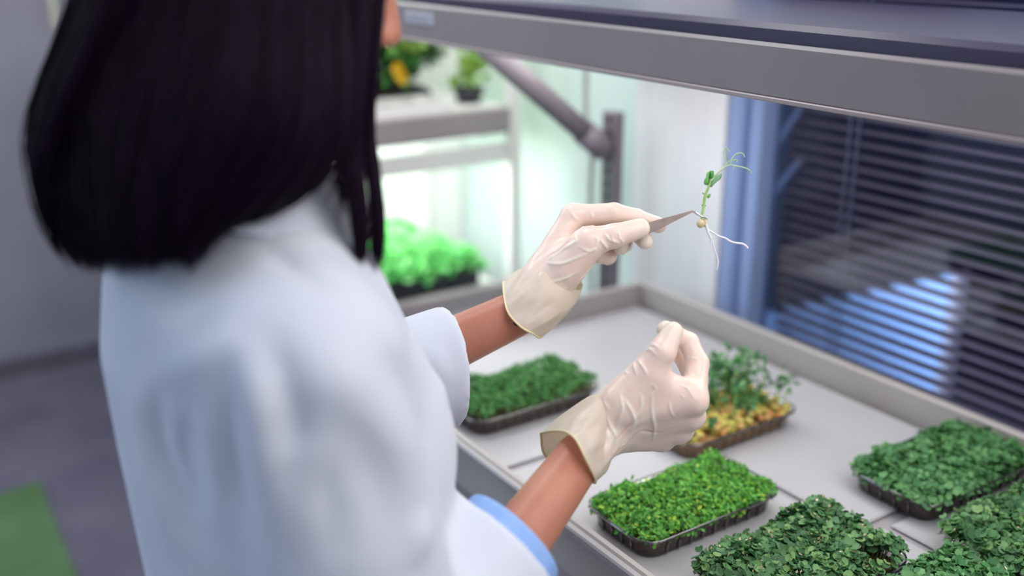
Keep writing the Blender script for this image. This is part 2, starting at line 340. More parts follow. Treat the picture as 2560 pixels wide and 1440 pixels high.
# blind hanging outside the pane, every slat its own piece
blind = thing('venetian_blind', (-.22, 1.385, zb), 'dark grey horizontal slat blind hanging in the window behind the table', 'blind')
pitch_s = .0205; n = int((zt-zb)/pitch_s); ca, sa = math.cos(math.radians(3)), math.sin(math.radians(3))
base = None
for i in range(n):
    z = zb+.012+i*pitch_s
    if base is None:
        m_ = MB(); pr = []
        for t in (-1, -.5, 0, .5, 1):
            y_ = t*.0115; h_ = .0022*(1-t*t); pr.append((1.385+y_*ca-h_*sa*0, z+y_*sa*-1*-1+h_))
        v = []; f = []
        for x_ in (xl+.004, xr-.004):
            for (yy, zz) in pr: v.append((x_, yy, zz))
            for (yy, zz) in pr: v.append((x_, yy, zz-.0006))
        for k in range(4): f += [(k, k+1, 11+k, 10+k), (5+k+1, 5+k, 15+k, 16+k)]
        f += [(0, 10, 15, 5), (4, 9, 19, 14), (0,5,6,1),(1,6,7,2),(2,7,8,3),(3,8,9,4),(10,11,16,15),(11,12,17,16),(12,13,18,17),(13,14,19,18)]
        base = rawobj('slat', v, f, M['slat'], blind, True); base_z = z
    else:
        o = base.copy(); o.location.z += i*pitch_s; COL.objects.link(o)
for u in (2118, 2140):
    a = PY((u), 400, 1.372); MB().tube([(a[0], 1.3715, zb), (a[0], 1.3715, zt)], .0022, 6).build('ladder_cord', M['cord'], blind)
for xx in (-.50, .1): MB().tube([(xx, 1.3715, zb), (xx, 1.3715, zt)], .0012, 6).build('ladder_cord', M['cord'], blind)
MB().box((xl+.004, 1.37, zt-.025), (xr-.004, 1.40, zt), .003).build('head_rail', M['slat'], blind)
MB().box((xl+.004, 1.375, zb+.001), (xr-.004, 1.395, zb+.008), .002).build('bottom_rail', M['slat'], blind)
# outside
struct(MB().box((-4.0, 3.2, 0), (6.0, 3.35, 4.2)).build('wall_outside', M['night']))  # added backdrop, the dusk darkness outside is put into its colour
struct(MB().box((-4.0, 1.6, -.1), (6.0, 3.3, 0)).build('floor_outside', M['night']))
CY = 2.0
pa, pb, pc, pd = PY(1900, 822, CY), PY(2384, 686, CY), PY(2366, 1010, CY), PY(1900, 1010, CY)
pd[0] = pa[0]-.12; pa2 = pa.copy(); pa2[0] -= .12; pa2[2] -= .012
blue_board = thing('outdoor_canopy', (pb[0]-.3, CY, 0), 'light blue sloping canopy board seen through the blind slats', 'canopy')  # sloping board standing in for the blue patch behind the slats
MB().poly([pa2, pb, (pb[0], CY, .3), (pa2[0], CY, .3)][::-1], (0, 1, 0), .02).build('board', M['roofblue'], blue_board)
MB().box((pb[0], CY-.01, 0), (pb[0]+.018, CY+.03, pb[2]+.01), .002).build('edge_post', M['cord'], blue_board)
MB().box((pa2[0], CY-.01, 0), (pa2[0]+.018, CY+.03, .31), .002).build('edge_post', M['cord'], blue_board)
# two slanted rods behind the pane, modelling reflections of the strut in the glass
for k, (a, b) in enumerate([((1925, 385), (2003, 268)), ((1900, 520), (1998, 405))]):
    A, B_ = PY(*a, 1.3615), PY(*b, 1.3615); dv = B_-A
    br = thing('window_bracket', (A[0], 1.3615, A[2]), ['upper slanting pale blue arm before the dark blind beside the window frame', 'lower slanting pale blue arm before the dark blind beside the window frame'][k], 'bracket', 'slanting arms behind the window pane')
    MB().tube([A-dv*.15, B_], .0062, 10).build('arm', M['frame_blue'], br); MB().tube([B_, B_+dv*.08], .0072, 10).build('end_cap', M['cord'], br)  # arm is the rod of the modelled strut reflection
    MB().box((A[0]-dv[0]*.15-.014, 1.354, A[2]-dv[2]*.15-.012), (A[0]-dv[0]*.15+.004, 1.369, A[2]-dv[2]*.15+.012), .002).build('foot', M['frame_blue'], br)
# ------------------------------------------------------------------ growing table
TZ = .95; x0, x1, y0, y1 = -1.385, .45, .607, 1.20
tb = thing('growing_table', (-.5, .9, 0), 'long light grey plastic growing table with raised rim under the lamp', 'table')
MB().box((x0+.01, y0+.01, TZ-.02), (x1-.01, y1-.01, TZ)).build('tray_floor', M['table'], tb)
def rail(lo, hi): MB().box(lo, hi, .003).build('rim', M['table_rail'], tb)
rail((x0, y0, TZ-.03), (x1, y0+.012, TZ+.040)); rail((x0, y1, TZ-.03), (x1, y1+.014, TZ+.046))
rail((x0-.002, y0+.012, TZ-.03), (x0+.012, y1, TZ+.044)); rail((x1-.012, y0+.012, TZ-.03), (x1, y1, TZ+.044))
MB().box((x0, y0-.010, TZ+.030), (x1, y0, TZ+.040), .002).build('lip', M['table'], tb)
MB().box((x0, y0+.02, TZ-.07), (x1, y0+.05, TZ-.03)).build('apron', M['shelf_edge'], tb); MB().box((x0, y1-.05, TZ-.07), (x1, y1-.02, TZ-.03)).build('apron', M['shelf_edge'], tb)
for lx in (x0+.03, x1-.07):
    for ly in (y0+.02, y1-.06): MB().box((lx, ly, 0), (lx+.04, ly+.04, TZ-.03), .003).build('leg', M['shelf_edge'], tb)
for lo, hi in [((x0+.02, .648), (-.992, 1.185)), ((-.978, .905), (-.648, 1.185)), ((-.978, .648), (-.648, .893)), ((-.630, .945), (.05, 1.185)), ((-.630, .648), (.05, .933)), ((.065, .648), (x1-.02, 1.185))]:
    MB().box((lo[0], lo[1], TZ+.0003), (hi[0], hi[1], TZ+.005), .002).build('liner_panel', M['panel'], tb)
TT = TZ+.0052
# ------------------------------------------------------------------ lamp hood over the table
hood = thing('grow_lamp_hood', (-.6, 1.0, 1.44), 'long grey lamp hood above the growing table', 'lamp')
hx0, hx1, hy0 = -1.62, .4, .80
MB().box((hx0, hy0, 1.443), (hx1, hy0+.012, 1.497), .003).build('front_fascia', M['hood'], hood)
MB().box((hx0, hy0-.003, 1.440), (hx1, hy0+.014, 1.445), .001).build('edge_trim', M['shelf_edge'], hood)
m_ = MB(); m_.box((hx0, hy0+.012, 1.443), (hx0+.01, 1.24, 1.49)); m_.box((hx1-.01, hy0+.012, 1.443), (hx1, 1.24, 1.49)); m_.box((hx0, 1.23, 1.443), (hx1, 1.24, 1.49)); m_.build('side_skin', M['hood'], hood)
MB().box((hx0+.01, hy0+.012, 1.470), (hx1-.01, 1.23, 1.486)).build('reflector_tray', M['hood_dark'], hood)
MB().box((hx0+.02, hy0+.045, 1.486), (hx1-.02, 1.225, 1.512), .006).build('top_housing', M['hood_top'], hood)
MB().box((hx0+.04, .86, 1.437), (hx1-.04, 1.15, 1.442)).build('diffuser', M['lamp'], hood)
st = [PY(1016, 30, hy0-.001), PY(1082, 46, hy0-.001), PY(1081, 73, hy0-.001), PY(1014, 54, hy0-.001)]
sx0, sx1 = min(p[0] for p in st), max(p[0] for p in st)
stk = MB().box((sx0, hy0-.0012, 1.468), (sx1, hy0+.001, 1.486)).build('sticker', M['sticker'], hood)
stk['label'] = 'small pale rating sticker'
for k in range(3): MB().box((sx0+.006, hy0-.0016, 1.4715+k*.004), (sx1-.006-.01*(k % 2), hy0-.001, 1.4732+k*.004)).build('text_line', M['ink'], stk)
# rack upright, strut, cable beside the table end
up = thing('rack_upright', (-1.49, 1.22, 0), 'grey slotted steel upright at the far end of the growing table', 'post')
ux, uy = -1.487, 1.215
MB().box((ux-.021, uy-.01, 0), (ux+.021, uy+.01, 1.292), .002).build('post', M['upright'], up)
for k in range(34): MB().box((ux-.004, uy-.0108, .48+k*.024), (ux+.004, uy-.0098, .492+k*.024)).build('slot', M['hood_dark'], up)
MB().box((ux-.05, uy-.05, 0), (ux+.05, uy+.05, .006)).build('foot_plate', M['upright'], up)
sA, sB = PY(1508, 372, 1.19), PY(1190, 95, .93)
sB2 = sB+(sB-sA)*.12; sB2[2] = min(sB2[2], 1.50)
su = thing('support_strut', sA, 'thick grey diagonal tube running from the steel upright up to the lamp hood', 'strut')
MB().tube([sA+(sB-sA)*.13, sB], .0200, 16).build('tube', M['strut'], su, True); MB().tube([sA-(sB-sA)*.0, sA+(sB-sA)*.17], .0240, 16).build('sleeve', M['strut'], su, True)
MB().tube([sA, sA+np.array([.0, .03, -.004])], .008, 10).build('bolt', M['steel'], su)
cb = [PY(1466, 120, 1.25), PY(1464, 250, 1.25), PY(1467, 330, 1.25), PY(1480, 380, 1.25), PY(1476, 480, 1.25), PY(1478, 660, 1.25), PY(1480, 800, 1.25)]
o = MB().tube([cb[0]+np.array([0,0,.25])]+list(spline(cb, 24))+[np.array([cb[-1][0], 1.25, 0.0])], .0055, 8).build('power_cable', mat('cable_grey', (176,180,172), .5), None, True)
tag(o, 'pale grey power cable hanging down beside the steel upright', 'cable')
# ------------------------------------------------------------------ plant rack at the left
RX = -1.95
rk = thing('plant_rack', (-2.15, .8, 0), 'white steel plant rack with lit shelves behind the person', 'rack')
rx0, rx1, ry0, ry1 = -2.42, RX, .60, 1.325
for (px_, py_) in ((rx1-.028, ry1-.028), (rx1-.028, ry0), (rx0, ry1-.028), (rx0, ry0)):
    MB().box((px_, py_, 0), (px_+.028, py_+.028, 1.82), .002).build('post', M['shelf'], rk)
MB().box((rx0+.03, ry0+.03, 1.168), (rx1-.03, ry1-.03, 1.232)).build('shelf_board', M['shelf'], rk)
MB().box((rx1-.03, ry0+.03, 1.176), (rx1-.001, ry1-.03, 1.232), .003).build('shelf_edge', M['shelf_edge'], rk)
MB().box((rx1-.028, ry0+.03, 1.108), (rx1-.012, ry1-.028, 1.150), .002).build('cross_beam', M['shelf'], rk)
MB().box((rx0, ry0+.03, .770), (rx1-.03, ry1-.03, .800)).build('shelf_board', M['shelf'], rk)
MB().box((rx1-.03, ry0+.03, .770), (rx1, ry1-.028, .818), .003).build('shelf_edge', M['shelf_edge'], rk)
MB().box((rx0+.04, ry0+.05, 1.160), (rx1-.06, ry1-.08, 1.168)).build('lamp_panel', M['lampcool'], rk)
MB().box((rx0-.004, ry0, .74), (rx0+.002, 1.445, 1.80)).build('back_panel', M['shelf'], rk)
MB().box((rx0+.03, ry0+.03, 1.79), (rx1, ry1-.03, 1.815)).build('shelf_board', M['shelf'], rk)
# thin white liner tray upper shelf
lt = thing('shelf_tray', (-2.05, .9, 1.232), 'white shallow tray on the upper rack shelf', 'tray')
MB().box((-2.11, .64, 1.2325), (-1.985, 1.17, 1.238)).build('base', M['shelf'], lt)
for lo, hi in (((-2.11,.64),(-1.985,.648)), ((-2.11,1.162),(-1.985,1.17)), ((-2.11,.648),(-2.102,1.162)), ((-1.993,.648),(-1.985,1.162))): MB().box((lo[0],lo[1],1.238),(hi[0],hi[1],1.252)).build('tray_wall', M['shelf'], lt)
# wall conduit at upper left, floor mat
c0 = PX(134, 0, WX+.03); o = MB().tube([(WX+.03, c0[1], c0[2]-.09), (WX+.03, c0[1], 2.7)], .014, 12).build('wall_conduit', mat('cream_conduit', (206,204,180), .5)); tag(o, 'cream vertical conduit on the grey wall at the upper left corner', 'pipe')
ga, gb, gc = G(100, 1212, 0), G(190, 1440, 0), G(0, 1242, 0)
o = MB().poly([ga+[0,0,.001], gb+(gb-ga)*1.2+[0,0,.001], gb+(gb-ga)*1.2+(gc-ga)*6+[0,0,.001], ga+(gc-ga)*6+[0,0,.001]][::-1], (0,0,1), .012).build('floor_mat', M['greenmat']); tag(o, 'green mat on the floor at the lower left', 'mat')
# ------------------------------------------------------------------ foliage generators (numpy)
def rot_from(nrm, spin):
    n = nrm/np.linalg.norm(nrm, axis=1)[:, None]; a = np.cross(n, np.array([.3,.9,.1])); a /= np.linalg.norm(a, axis=1)[:, None]+1e-9; b = np.cross(n, a)
    c, s = np.cos(spin)[:, None], np.sin(spin)[:, None]; return a*c+b*s, -a*s+b*c, n
def leaf_template(kind):
    if kind == 'round':   # cotyledon: wide, notched tip, gently folded, stalk at origin
        th = np.linspace(-math.pi, math.pi, 11)[:-1]; pts = [(0, .0, 0)]
        out = [(.10, 0, 0), (.28, -.40, .05), (.62, -.52, .10), (.92, -.36, .08), (.88, 0, -.04), (.92, .36, .08), (.62, .52, .10), (.28, .40, .05)]
        v = out+[(.48, 0, -.05)]; f = [(8, i, (i+1) % 8) for i in range(8)]
        return np.array(v), np.array(f)
    if kind == 'oval':
        out = [(.0, 0, 0), (.3, -.24, .04), (.65, -.26, .05), (1.0, 0, -.02), (.65, .26, .05), (.3, .24, .04)]
        v = out+[(.5, 0, -.04)]; f = [(6, i, (i+1) % 6) for i in range(6)]; return np.array(v), np.array(f)
    if kind == 'bit':
        v = [(0,0,0), (.5,-.22,.06), (1,0,0), (.5,.22,.06)]; return np.array(v), np.array([(0,1,2),(0,2,3)])
def scatter(tpl, pos, nrm, size, spin):
    v, f = tpl; X_, Y_, N_ = rot_from(nrm, spin); n = len(pos)
    V = pos[:, None, :]+size[:, None, None]*(v[None, :, 0:1]*X_[:, None, :]+v[None, :, 1:2]*Y_[:, None, :]+v[None, :, 2:3]*N_[:, None, :])
    F = f[None]+(np.arange(n)*len(v))[:, None, None]; return V.reshape(-1, 3), F.reshape(-1, f.shape[1])
def stalks(A, B_, r):
    """square-section stems from A to B_"""
    d = B_-A; a = np.cross(d, np.array([.2,.3,1.1])); a /= np.linalg.norm(a, axis=1)[:, None]+1e-9; b = np.cross(d, a); b /= np.linalg.norm(b, axis=1)[:, None]+1e-9
    c3 = [(1,0), (-.5,.87), (-.5,-.87)]; V = np.stack([A+r*(p*a+q*b) for p, q in c3]+[B_+r*.7*(p*a+q*b) for p, q in c3], 1); n = len(A)
    f = np.array([(0,1,4,3), (1,2,5,4), (2,0,3,5)]); F = f[None]+(np.arange(n)*6)[:, None, None]; return V.reshape(-1, 3), F.reshape(-1, 4)
def rrect(w, l, r, n=5):
    o = []
    for cx, cy, a0 in ((w/2-r, l/2-r, 0), (-w/2+r, l/2-r, 90), (-w/2+r, -l/2+r, 180), (w/2-r, -l/2+r, 270)):
        for k in range(n): a = math.radians(a0+90*k/(n-1)); o.append((cx+r*math.cos(a), cy+r*math.sin(a)))
    return o
def loft(rings, close=True):
    n = len(rings[0]); v = [p for r in rings for p in r]; f = []
    for i in range(len(rings)-1):
        for k in range(n): j = (k+1) % n; f.append((i*n+k, i*n+j, i*n+n+j, i*n+n+k))
    return v, f
PH = .027
def punnet(c, w, l, rot, label, soil='soil'):
    t = thing('microgreens_punnet', (c[0], c[1], TT), label, 'plant tray', 'clear plastic punnets of microgreens on the growing table')
    ca, sa = math.cos(rot), math.sin(rot)
    def W_(x, y, z): return (c[0]+x*ca-y*sa, c[1]+x*sa+y*ca, TT+z)
    def ring(iw, z, rib=0):
        out = []
        for k, (x, y) in enumerate(rrect(w-2*iw, l-2*iw, .024-iw*.5, 9)): out.append(W_(x, y, z))
        return out
    rs = [ring(.009, .0005), ring(.0075, .003), ring(.0065, .012), ring(.0045, .020), ring(.0035, PH-.002), ring(.001, PH-.001), ring(-.001, PH), ring(-.0015, PH-.003)]
    v, f = loft(rs); f.append(tuple(range(len(rs[0])))[::-1]); rawobj('container', v, f, M['clear'], t, True)
    mb = MB(); rr = ring(-.0008, PH-.0002); mb.tube(rr+[rr[0]], .0011, 6, False); mb.build('rim', M['rim'], t, True)
    mb = MB(); rr = ring(.0042, PH-.006); mb.tube(rr+[rr[0]], .0006, 5, False); mb.build('rim_step', M['rim'], t, True)
    # side ribs
    mb = MB(); A = rrect(w-.0105, l-.0105, .02, 2)
    for sx in (-1, 1):
        for k in range(9): y = -l/2+.035+k*(l-.07)/8; mb.tube([W_(sx*(w/2-.0068), y, .002), W_(sx*(w/2-.0040), y, .021)], .0011, 5)
    for sy in (-1, 1):
        for k in range(4): x = -w/2+.032+k*(w-.064)/3; mb.tube([W_(x, sy*(l/2-.0068), .002), W_(x, sy*(l/2-.0040), .021)], .0011, 5)
    mb.build('side_ribs', M['rim'], t, True)['kind'] = 'stuff'
    v = []; rs = [[W_(x, y, z) for x, y in rrect(w-2*iw, l-2*iw, .02, 5)] for iw, z in ((.0115, .0015), (.0085, .012), (.0080, .0175), (.015, .0185))]
    v, f = loft(rs); nn = len(rs[0]); f += [tuple(range(nn))[::-1], tuple(range(3*nn, 4*nn))]; rawobj('soil', v, f, M[soil], t)
    return t, W_
def inside(n, w, l, m=.006):
    P_ = []
    while len(P_) < n:
        x, y = random.uniform(-w/2+m, w/2-m), random.uniform(-l/2+m, l/2-m)
        dx, dy = abs(x)-(w/2-.022), abs(y)-(l/2-.022)
        if dx > 0 and dy > 0 and math.hypot(dx, dy) > .022-m: continue
        P_.append((x, y))
    return np.array(P_)
def greens(t, W_, w, l, n, h, size, tpl, m, spread=.004, dome=.008, singles=0, hole=None, flat=.5, husks=0, stems=900, hmod=None):
    xy = inside(n, w, l, -.001); e = np.minimum((w/2-np.abs(xy[:, 0]))/.02, (l/2-np.abs(xy[:, 1]))/.02); e = np.clip(e, 0, 1)
    hz = h-dome*(1-e)+np.array([.0035*math.sin(x*61+1)*math.cos(y*47) + .0025*math.sin(x*133+y*90) for x, y in xy])+RNG.normal(0, .0018, n)-np.abs(RNG.normal(0, .004, n))*(RNG.random(n) < .45)
    if hmod: hz += np.array([hmod(x, y) for x, y in xy])
    if hole: 
        k = np.array([math.hypot((x-hole[0])/hole[2], (y-hole[1])/hole[3]) > 1 for x, y in xy]); xy, hz = xy[k], hz[k]; n = len(xy)
    pos = np.array([W_(x, y, z) for (x, y), z in zip(xy, hz)]); o0 = np.array(W_(0, 0, 0)); out = np.stack([(pos[:, 0]-o0[0])/(w), (pos[:, 1]-o0[1])/(l), np.full(n, 0)], 1)
    ee = (1-np.clip(np.minimum((w/2-np.abs(xy[:, 0]))/.02, (l/2-np.abs(xy[:, 1]))/.02), 0, 1))[:, None]
    nrm = np.array([0,0,1.])+RNG.normal(0, flat, (n, 3))*[1,1,.3]+out*ee*1.6; nrm[:, 2] = np.abs(nrm[:, 2])+.15
    sz = size*RNG.uniform(.7, 1.2, n); spin = RNG.uniform(0, 6.28, n)
    # cotyledon pairs: second leaf opposite the first
    n2 = n//2; pos[n2:2*n2] = pos[:n2]+RNG.normal(0, .0004, (n2, 3)); nrm[n2:2*n2] = nrm[:n2]+RNG.normal(0, .2, (n2, 3)); spin[n2:2*n2] = spin[:n2]+math.pi+RNG.normal(0, .25, n2); sz[n2:2*n2] = sz[:n2]*RNG.uniform(.75, 1.1, n2)
    T_ = leaf_template(tpl); order = np.arange(n)
    if singles:
        d = np.linalg.norm(pos-CAM, axis=1)-pos[:, 2]*3.0; u_, v_, _ = np.array([proj(p) for p in pos]).T; vis = (u_ < 2600) & (v_ < 1480); d[~vis] += 5
        order = np.argsort(d); base_me = []
        for q in order[:singles]:
            V, F = scatter(T_, pos[q:q+1]*0, nrm[q:q+1], sz[q:q+1]*1.06, spin[q:q+1]); me = bpy.data.meshes.new('leaf'); me.from_pydata(V.tolist(), [], F.tolist()); me.polygons.foreach_set('use_smooth', [True]*len(F)); me.materials.append(m)
            o = bpy.data.objects.new('leaf', me); COL.objects.link(o); o.parent = t; o.location = Vector(pos[q])-Vector(t.location)
        order = order[singles:]
    V, F = scatter(T_, pos[order], nrm[order], sz[order], spin[order]); f_ = npobj('foliage', V, F, m, t); f_['kind'] = 'stuff'
    k = min(stems, n); i = RNG.permutation(n)[:k]; B_ = pos[i]; A = B_.copy(); A[:, 2] = TT+.017; A[:, :2] = o0[:2]+(A[:, :2]-o0[:2])*.93+RNG.normal(0, .002, (k, 2))
    V, F = stalks(A, B_, .00045); s_ = npobj('stems', V, F, M['stemmat'], t); s_['kind'] = 'stuff'
    if husks:
        i = RNG.permutation(n)[:husks]; pp = pos[i]+[0,0,.0035]+RNG.normal(0, .0006, (husks, 3)); V, F = scatter(leaf_template('bit'), pp, RNG.normal(0, 1, (husks, 3)), RNG.uniform(.003, .0062, husks), RNG.uniform(0, 6.28, husks)); hq = npobj('seed_husks', V, F, M['husk'], t); hq['kind'] = 'stuff'
    return pos
pw, pl = .114, .205
# A: fresh green punnet, centre of the picture
def at_front(u, v, ww, ll, rot=0):  # rim corner nearest the camera (+x, -y) at pixel
    g = G(u, v, TT+PH); return (g[0]-ww/2+.004, g[1]+ll/2-.004)
cA = at_front(1622, 1358, pw, .208)
t, W_ = punnet(cA, pw, .212, 0, 'punnet of fresh light green cress below the near glove, by the table edge')
greens(t, W_, pw-.004, .208, 5200, .036, .0068, 'oval', M['g_bright'], dome=.009, singles=300, flat=.75, stems=1500)
cB = at_front(2325, 1268, .122, .225)
t, W_ = punnet(cB, .122, .225, 0, 'clear punnet of dark green microgreens standing by the rear rim below the window blind')
greens(t, W_, .120, .220, 3800, .036, .0085, 'round', M['g_mid'], dome=.008, singles=300, stems=1500)
cC = (cB[0]+.142, cB[1]-.075)
cC = at_front(2560, 1460, .122, .215); gC = G(2345, 1322, TT+PH); cC = (gC[0]+.118/2, gC[1]+.215/2-.004)
t, W_ = punnet(cC, .122, .215, 0, 'clear punnet of dark round leaved microgreens cut off by the right edge of the photo')
greens(t, W_, .120, .212, 4200, .038, .0098, 'round', M['g_dark'], dome=.006, singles=300, husks=40, stems=1500)
gD = G(1738, 1412, TT+PH); cD = (gD[0]+.118/2-.002, gD[1]+.205/2-.006)
t, W_ = punnet(cD, .122, .208, 0, 'clear punnet of dark round leaved microgreens full of pale seed husks, nearest the camera')
greens(t, W_, .120, .204, 4400, .040, .0092, 'round', M['g_dark'], dome=.006, singles=300, husks=260, stems=1800, hole=(.040, .062, .02, .022), hmod=lambda x, y: .012*math.exp(-((x+.035)**2+(y-.055)**2)/.0012))
gE = G(2185, 1452, TT+PH); cE = (cD[0]+.128, cD[1]+.06)
t, W_ = punnet(cE, .122, .195, 0, 'clear punnet of mid green microgreens cut off by the bottom edge, lower right')
greens(t, W_, .120, .192, 3800, .034, .0092, 'round', M['g_mid'], dome=.006, singles=300, husks=60, stems=1200)
gF = G(1492, 968, TT+PH); cF = (gF[0]-.052, gF[1]-.098)
t, W_ = punnet(cF, pw, .215, 0, 'punnet of fine green cress at the far left beside the white sleeve')
greens(t, W_, pw-.002, .211, 6000, .044, .0058, 'oval', M['g_fine'], dome=.008, flat=.9, stems=1200)
# B: pea punnet
gG = G(1993, 1022, TT+PH); cG = (gG[0]-.050, gG[1]-.098)
t, W_ = punnet(cG, .108, .205, 0, 'clear punnet of tall pea shoots sprouting from tan soaked peas', 'soil_warm')
xy = inside(560, .100, .196, .004); th = np.linspace(0, 2*math.pi, 7)[:-1]
sv = [(0,0,-1)]+[(math.cos(a)*.9, math.sin(a)*.9, -.35) for a in th]+[(math.cos(a)*.9, math.sin(a)*.9, .4) for a in th]+[(0,0,1)]
sf = [(0, 1+(i+1) % 6, 1+i) for i in range(6)]+[(7+i, 7+(i+1) % 6, 13) for i in range(6)]; sf += [(1+i, 1+(i+1) % 6, 7+(i+1) % 6) for i in range(6)]+[(1+i, 7+(i+1) % 6, 7+i) for i in range(6)]
pos = np.array([W_(x, y, .018+.014*random.random()) for x, y in xy]); r_ = RNG.uniform(.0038, .0058, 560); order = np.argsort(-pos[:, 2])
for q in order[:260]:
    me = bpy.data.meshes.new('pea'); me.from_pydata([(a*r_[q]*1.25, b*r_[q], c_*r_[q]) for a, b, c_ in sv], [], sf); me.polygons.foreach_set('use_smooth', [True]*len(sf)); me.materials.append(M['pea'])
    o = bpy.data.objects.new('pea', me); COL.objects.link(o); o.parent = t; o.location = Vector(pos[q])-Vector(t.location); o.rotation_euler[2] = random.uniform(0, 6)
V = (pos[order[260:], None, :]+r_[order[260:], None, None]*np.array(sv)[None]).reshape(-1, 3); F = (np.array(sf)[None]+(np.arange(300)*len(sv))[:, None, None]).reshape(-1, 3); o = npobj('pea_layer', V, F, M['pea'], t); o['kind'] = 'stuff'
mbS = MB(); lp, ln, ls = [], [], []
def shoot(x, y, hh, lean=(0, 0)):
    A = np.array(W_(x, y, .02)); B_ = A+np.array([lean[0]+random.gauss(0, .006), lean[1]+random.gauss(0, .006), hh]); mid = (A+B_)/2+np.array([random.gauss(0, .004), random.gauss(0, .004), 0])
    pts = spline([A, mid, B_], 6); mbS.tube(pts, [.0011, .001, .0009, .0008, .0007, .0006], 5)
    for k, (j, s) in enumerate(((3, .011), (4, .013), (5, .014), (5, .014), (5, .010))):
        for sgn in (-1, 1):
            lp.append(pts[min(j, 5)]+np.array([random.gauss(0, .002), random.gauss(0, .002), random.gauss(0, .003)])); ln.append([random.gauss(0, .7), random.gauss(0, .7), .8]); ls.append(s*random.uniform(.6, 1.1))
for i in range(34): shoot(random.gauss(-.008, .018), random.gauss(.034, .022), random.uniform(.050, .078), (-.003, .004))
for i in range(40): shoot(random.uniform(-.045, .04), random.uniform(-.08, .07), random.uniform(.012, .035))
shoot(.036, .072, .050, (.0, .01)); shoot(.040, .082, .040, (.004, .012)); shoot(-.03, .085, .03)
mbS.build('shoot_stems', M['stem'], t, True)['kind'] = 'stuff'
V, F = scatter(leaf_template('oval'), np.array(lp), np.array(ln), np.array(ls), RNG.uniform(0, 6.28, len(lp))); o = npobj('shoot_leaves', V, F, M['g_mid'], t); o['kind'] = 'stuff'
# ------------------------------------------------------------------ rack plants
def mass(name, t, n, fn, size, tpl, m, flat=1.0):
    pos = np.array([fn() for _ in range(n)]); nr = RNG.normal(0, flat, (n, 3))+[0.2,-.1,.8]; V, F = scatter(leaf_template(tpl), pos, nr, size*RNG.uniform(.6, 1.2, n), RNG.uniform(0, 6.28, n)); o = npobj(name, V, F, m, t); o['kind'] = 'stuff'; return o
# seedling tray low shelf
sx0, sx1, sy0, sy1, sz = -2.33, -1.995, .62, 1.235, .801
st_ = thing('seedling_tray', (-2.16, .93, sz), 'black cell tray of bright green seedlings on the lower lit shelf of the rack', 'plant tray')
m_ = MB(); m_.box((sx0, sy0, sz), (sx1, sy1, sz+.004))
for lo, hi in (((sx0, sy0), (sx1, sy0+.006)), ((sx0, sy1-.006), (sx1, sy1)), ((sx0, sy0+.006), (sx0+.006, sy1-.006)), ((sx1-.006, sy0+.006), (sx1, sy1-.006))): m_.box((lo[0], lo[1], sz+.004), (hi[0], hi[1], sz+.050))
m_.build('cell_tray', M['black'], st_)
MB().box((sx0+.007, sy0+.007, sz+.005), (sx1-.007, sy1-.007, sz+.044)).build('soil', M['soil'], st_)
for k in range(1, 9): y_ = sy0+k*(sy1-sy0)/9; MB().box((sx1, y_-.002, sz+.006), (sx1+.003, y_+.002, sz+.048)).build('cell_rib', M['black'], st_)
def fn():
    x, y = random.uniform(sx0-.005, sx1+.012), random.uniform(sy0-.01, sy1+.012); e = min(1, (sx1+.012-x)/.05, (sy1+.012-y)/.10); 
    return (x, y, sz+.05+(.02+.050*e*(.5+.5*min(1, (1.28-y)/.35)))*random.uniform(.35, 1.0)+.01*math.sin(x*40)*math.sin(y*33))
mass('foliage', st_, 9000, fn, .021, 'round', M['g_light'], .8)
# bushy plants upper shelf
bp_ = thing('bushy_herbs', (-2.2, .85, 1.2325), 'dense dark green herb planting with a yellow flower on the upper rack shelf', 'plant')
MB().box((-2.38, .66, 1.2325), (-2.12, 1.19, 1.262), .004).build('planter', M['black'], bp_)
MB().box((-2.37, .67, 1.2625), (-2.13, 1.18, 1.266)).build('soil', M['soil'], bp_)
def fb():
    a = random.uniform(0, 6.28); r = random.random()**.5; y = .975+.27*r*math.cos(a); x = -2.22+.17*r*math.sin(a)
    return (x, y, 1.27+(.02+random.random()**.8*.27 if y < 1.17 else .05+random.random()*.24))
mass('foliage', bp_, 9000, fb, .034, 'oval', M['g_bush'], 1.2)
def fb2(): return (random.gauss(-2.06, .02), random.gauss(1.13, .035), random.gauss(1.40, .02))
mass('young_leaves', bp_, 160, fb2, .03, 'oval', M['g_lime'], 1.2)
for fy, fz in ((PX(990, 168, -2.0)), (PX(1010, 190, -2.0)), (PX(1012, 182, -2.0)))[0:0]: pass
for k, (u, v) in enumerate(((994, 172), (1006, 194), (998, 183))):
    c = PX(u, v, -1.985); n = 12; a = np.linspace(0, 6.28, n, endpoint=False); nr = np.stack([np.full(n, 1.0), .35*np.cos(a), .35*np.sin(a)], 1)
    V, F = scatter(leaf_template('oval'), np.tile(c, (n, 1)), nr, np.full(n, .016), a); npobj('flower', V, F, M['petal'], bp_)
pc_ = PX(1172, 243, -2.06)
pt = thing('potted_seedling', (pc_[0], pc_[1], 1.2325), 'small black pot with a lime green seedling at the end of the upper rack shelf', 'plant')
q = (pc_[0], pc_[1], 1.2325)
MB().lathe(q, [(0, 0), (.026, 0), (.034, .026), (.037, .028), (.037, .034), (.033, .034), (.031, .024), (0, .024)], 20).build('pot', M['black'], pt, True)
MB().lathe(q, [(0, .025), (.0305, .025)], 16).build('soil', M['soil'], pt)
mb = MB(); 
for k in range(5): mb.tube(spline([(q[0]+random.gauss(0,.006), q[1]+random.gauss(0,.006), q[2]+.024), (q[0]+random.gauss(0,.01), q[1]+.004, q[2]+.06), (q[0]+random.gauss(0,.014), q[1]+random.gauss(.004,.014), q[2]+.10)], 6), .0015, 5)
mb.build('stem', M['stem'], pt, True)
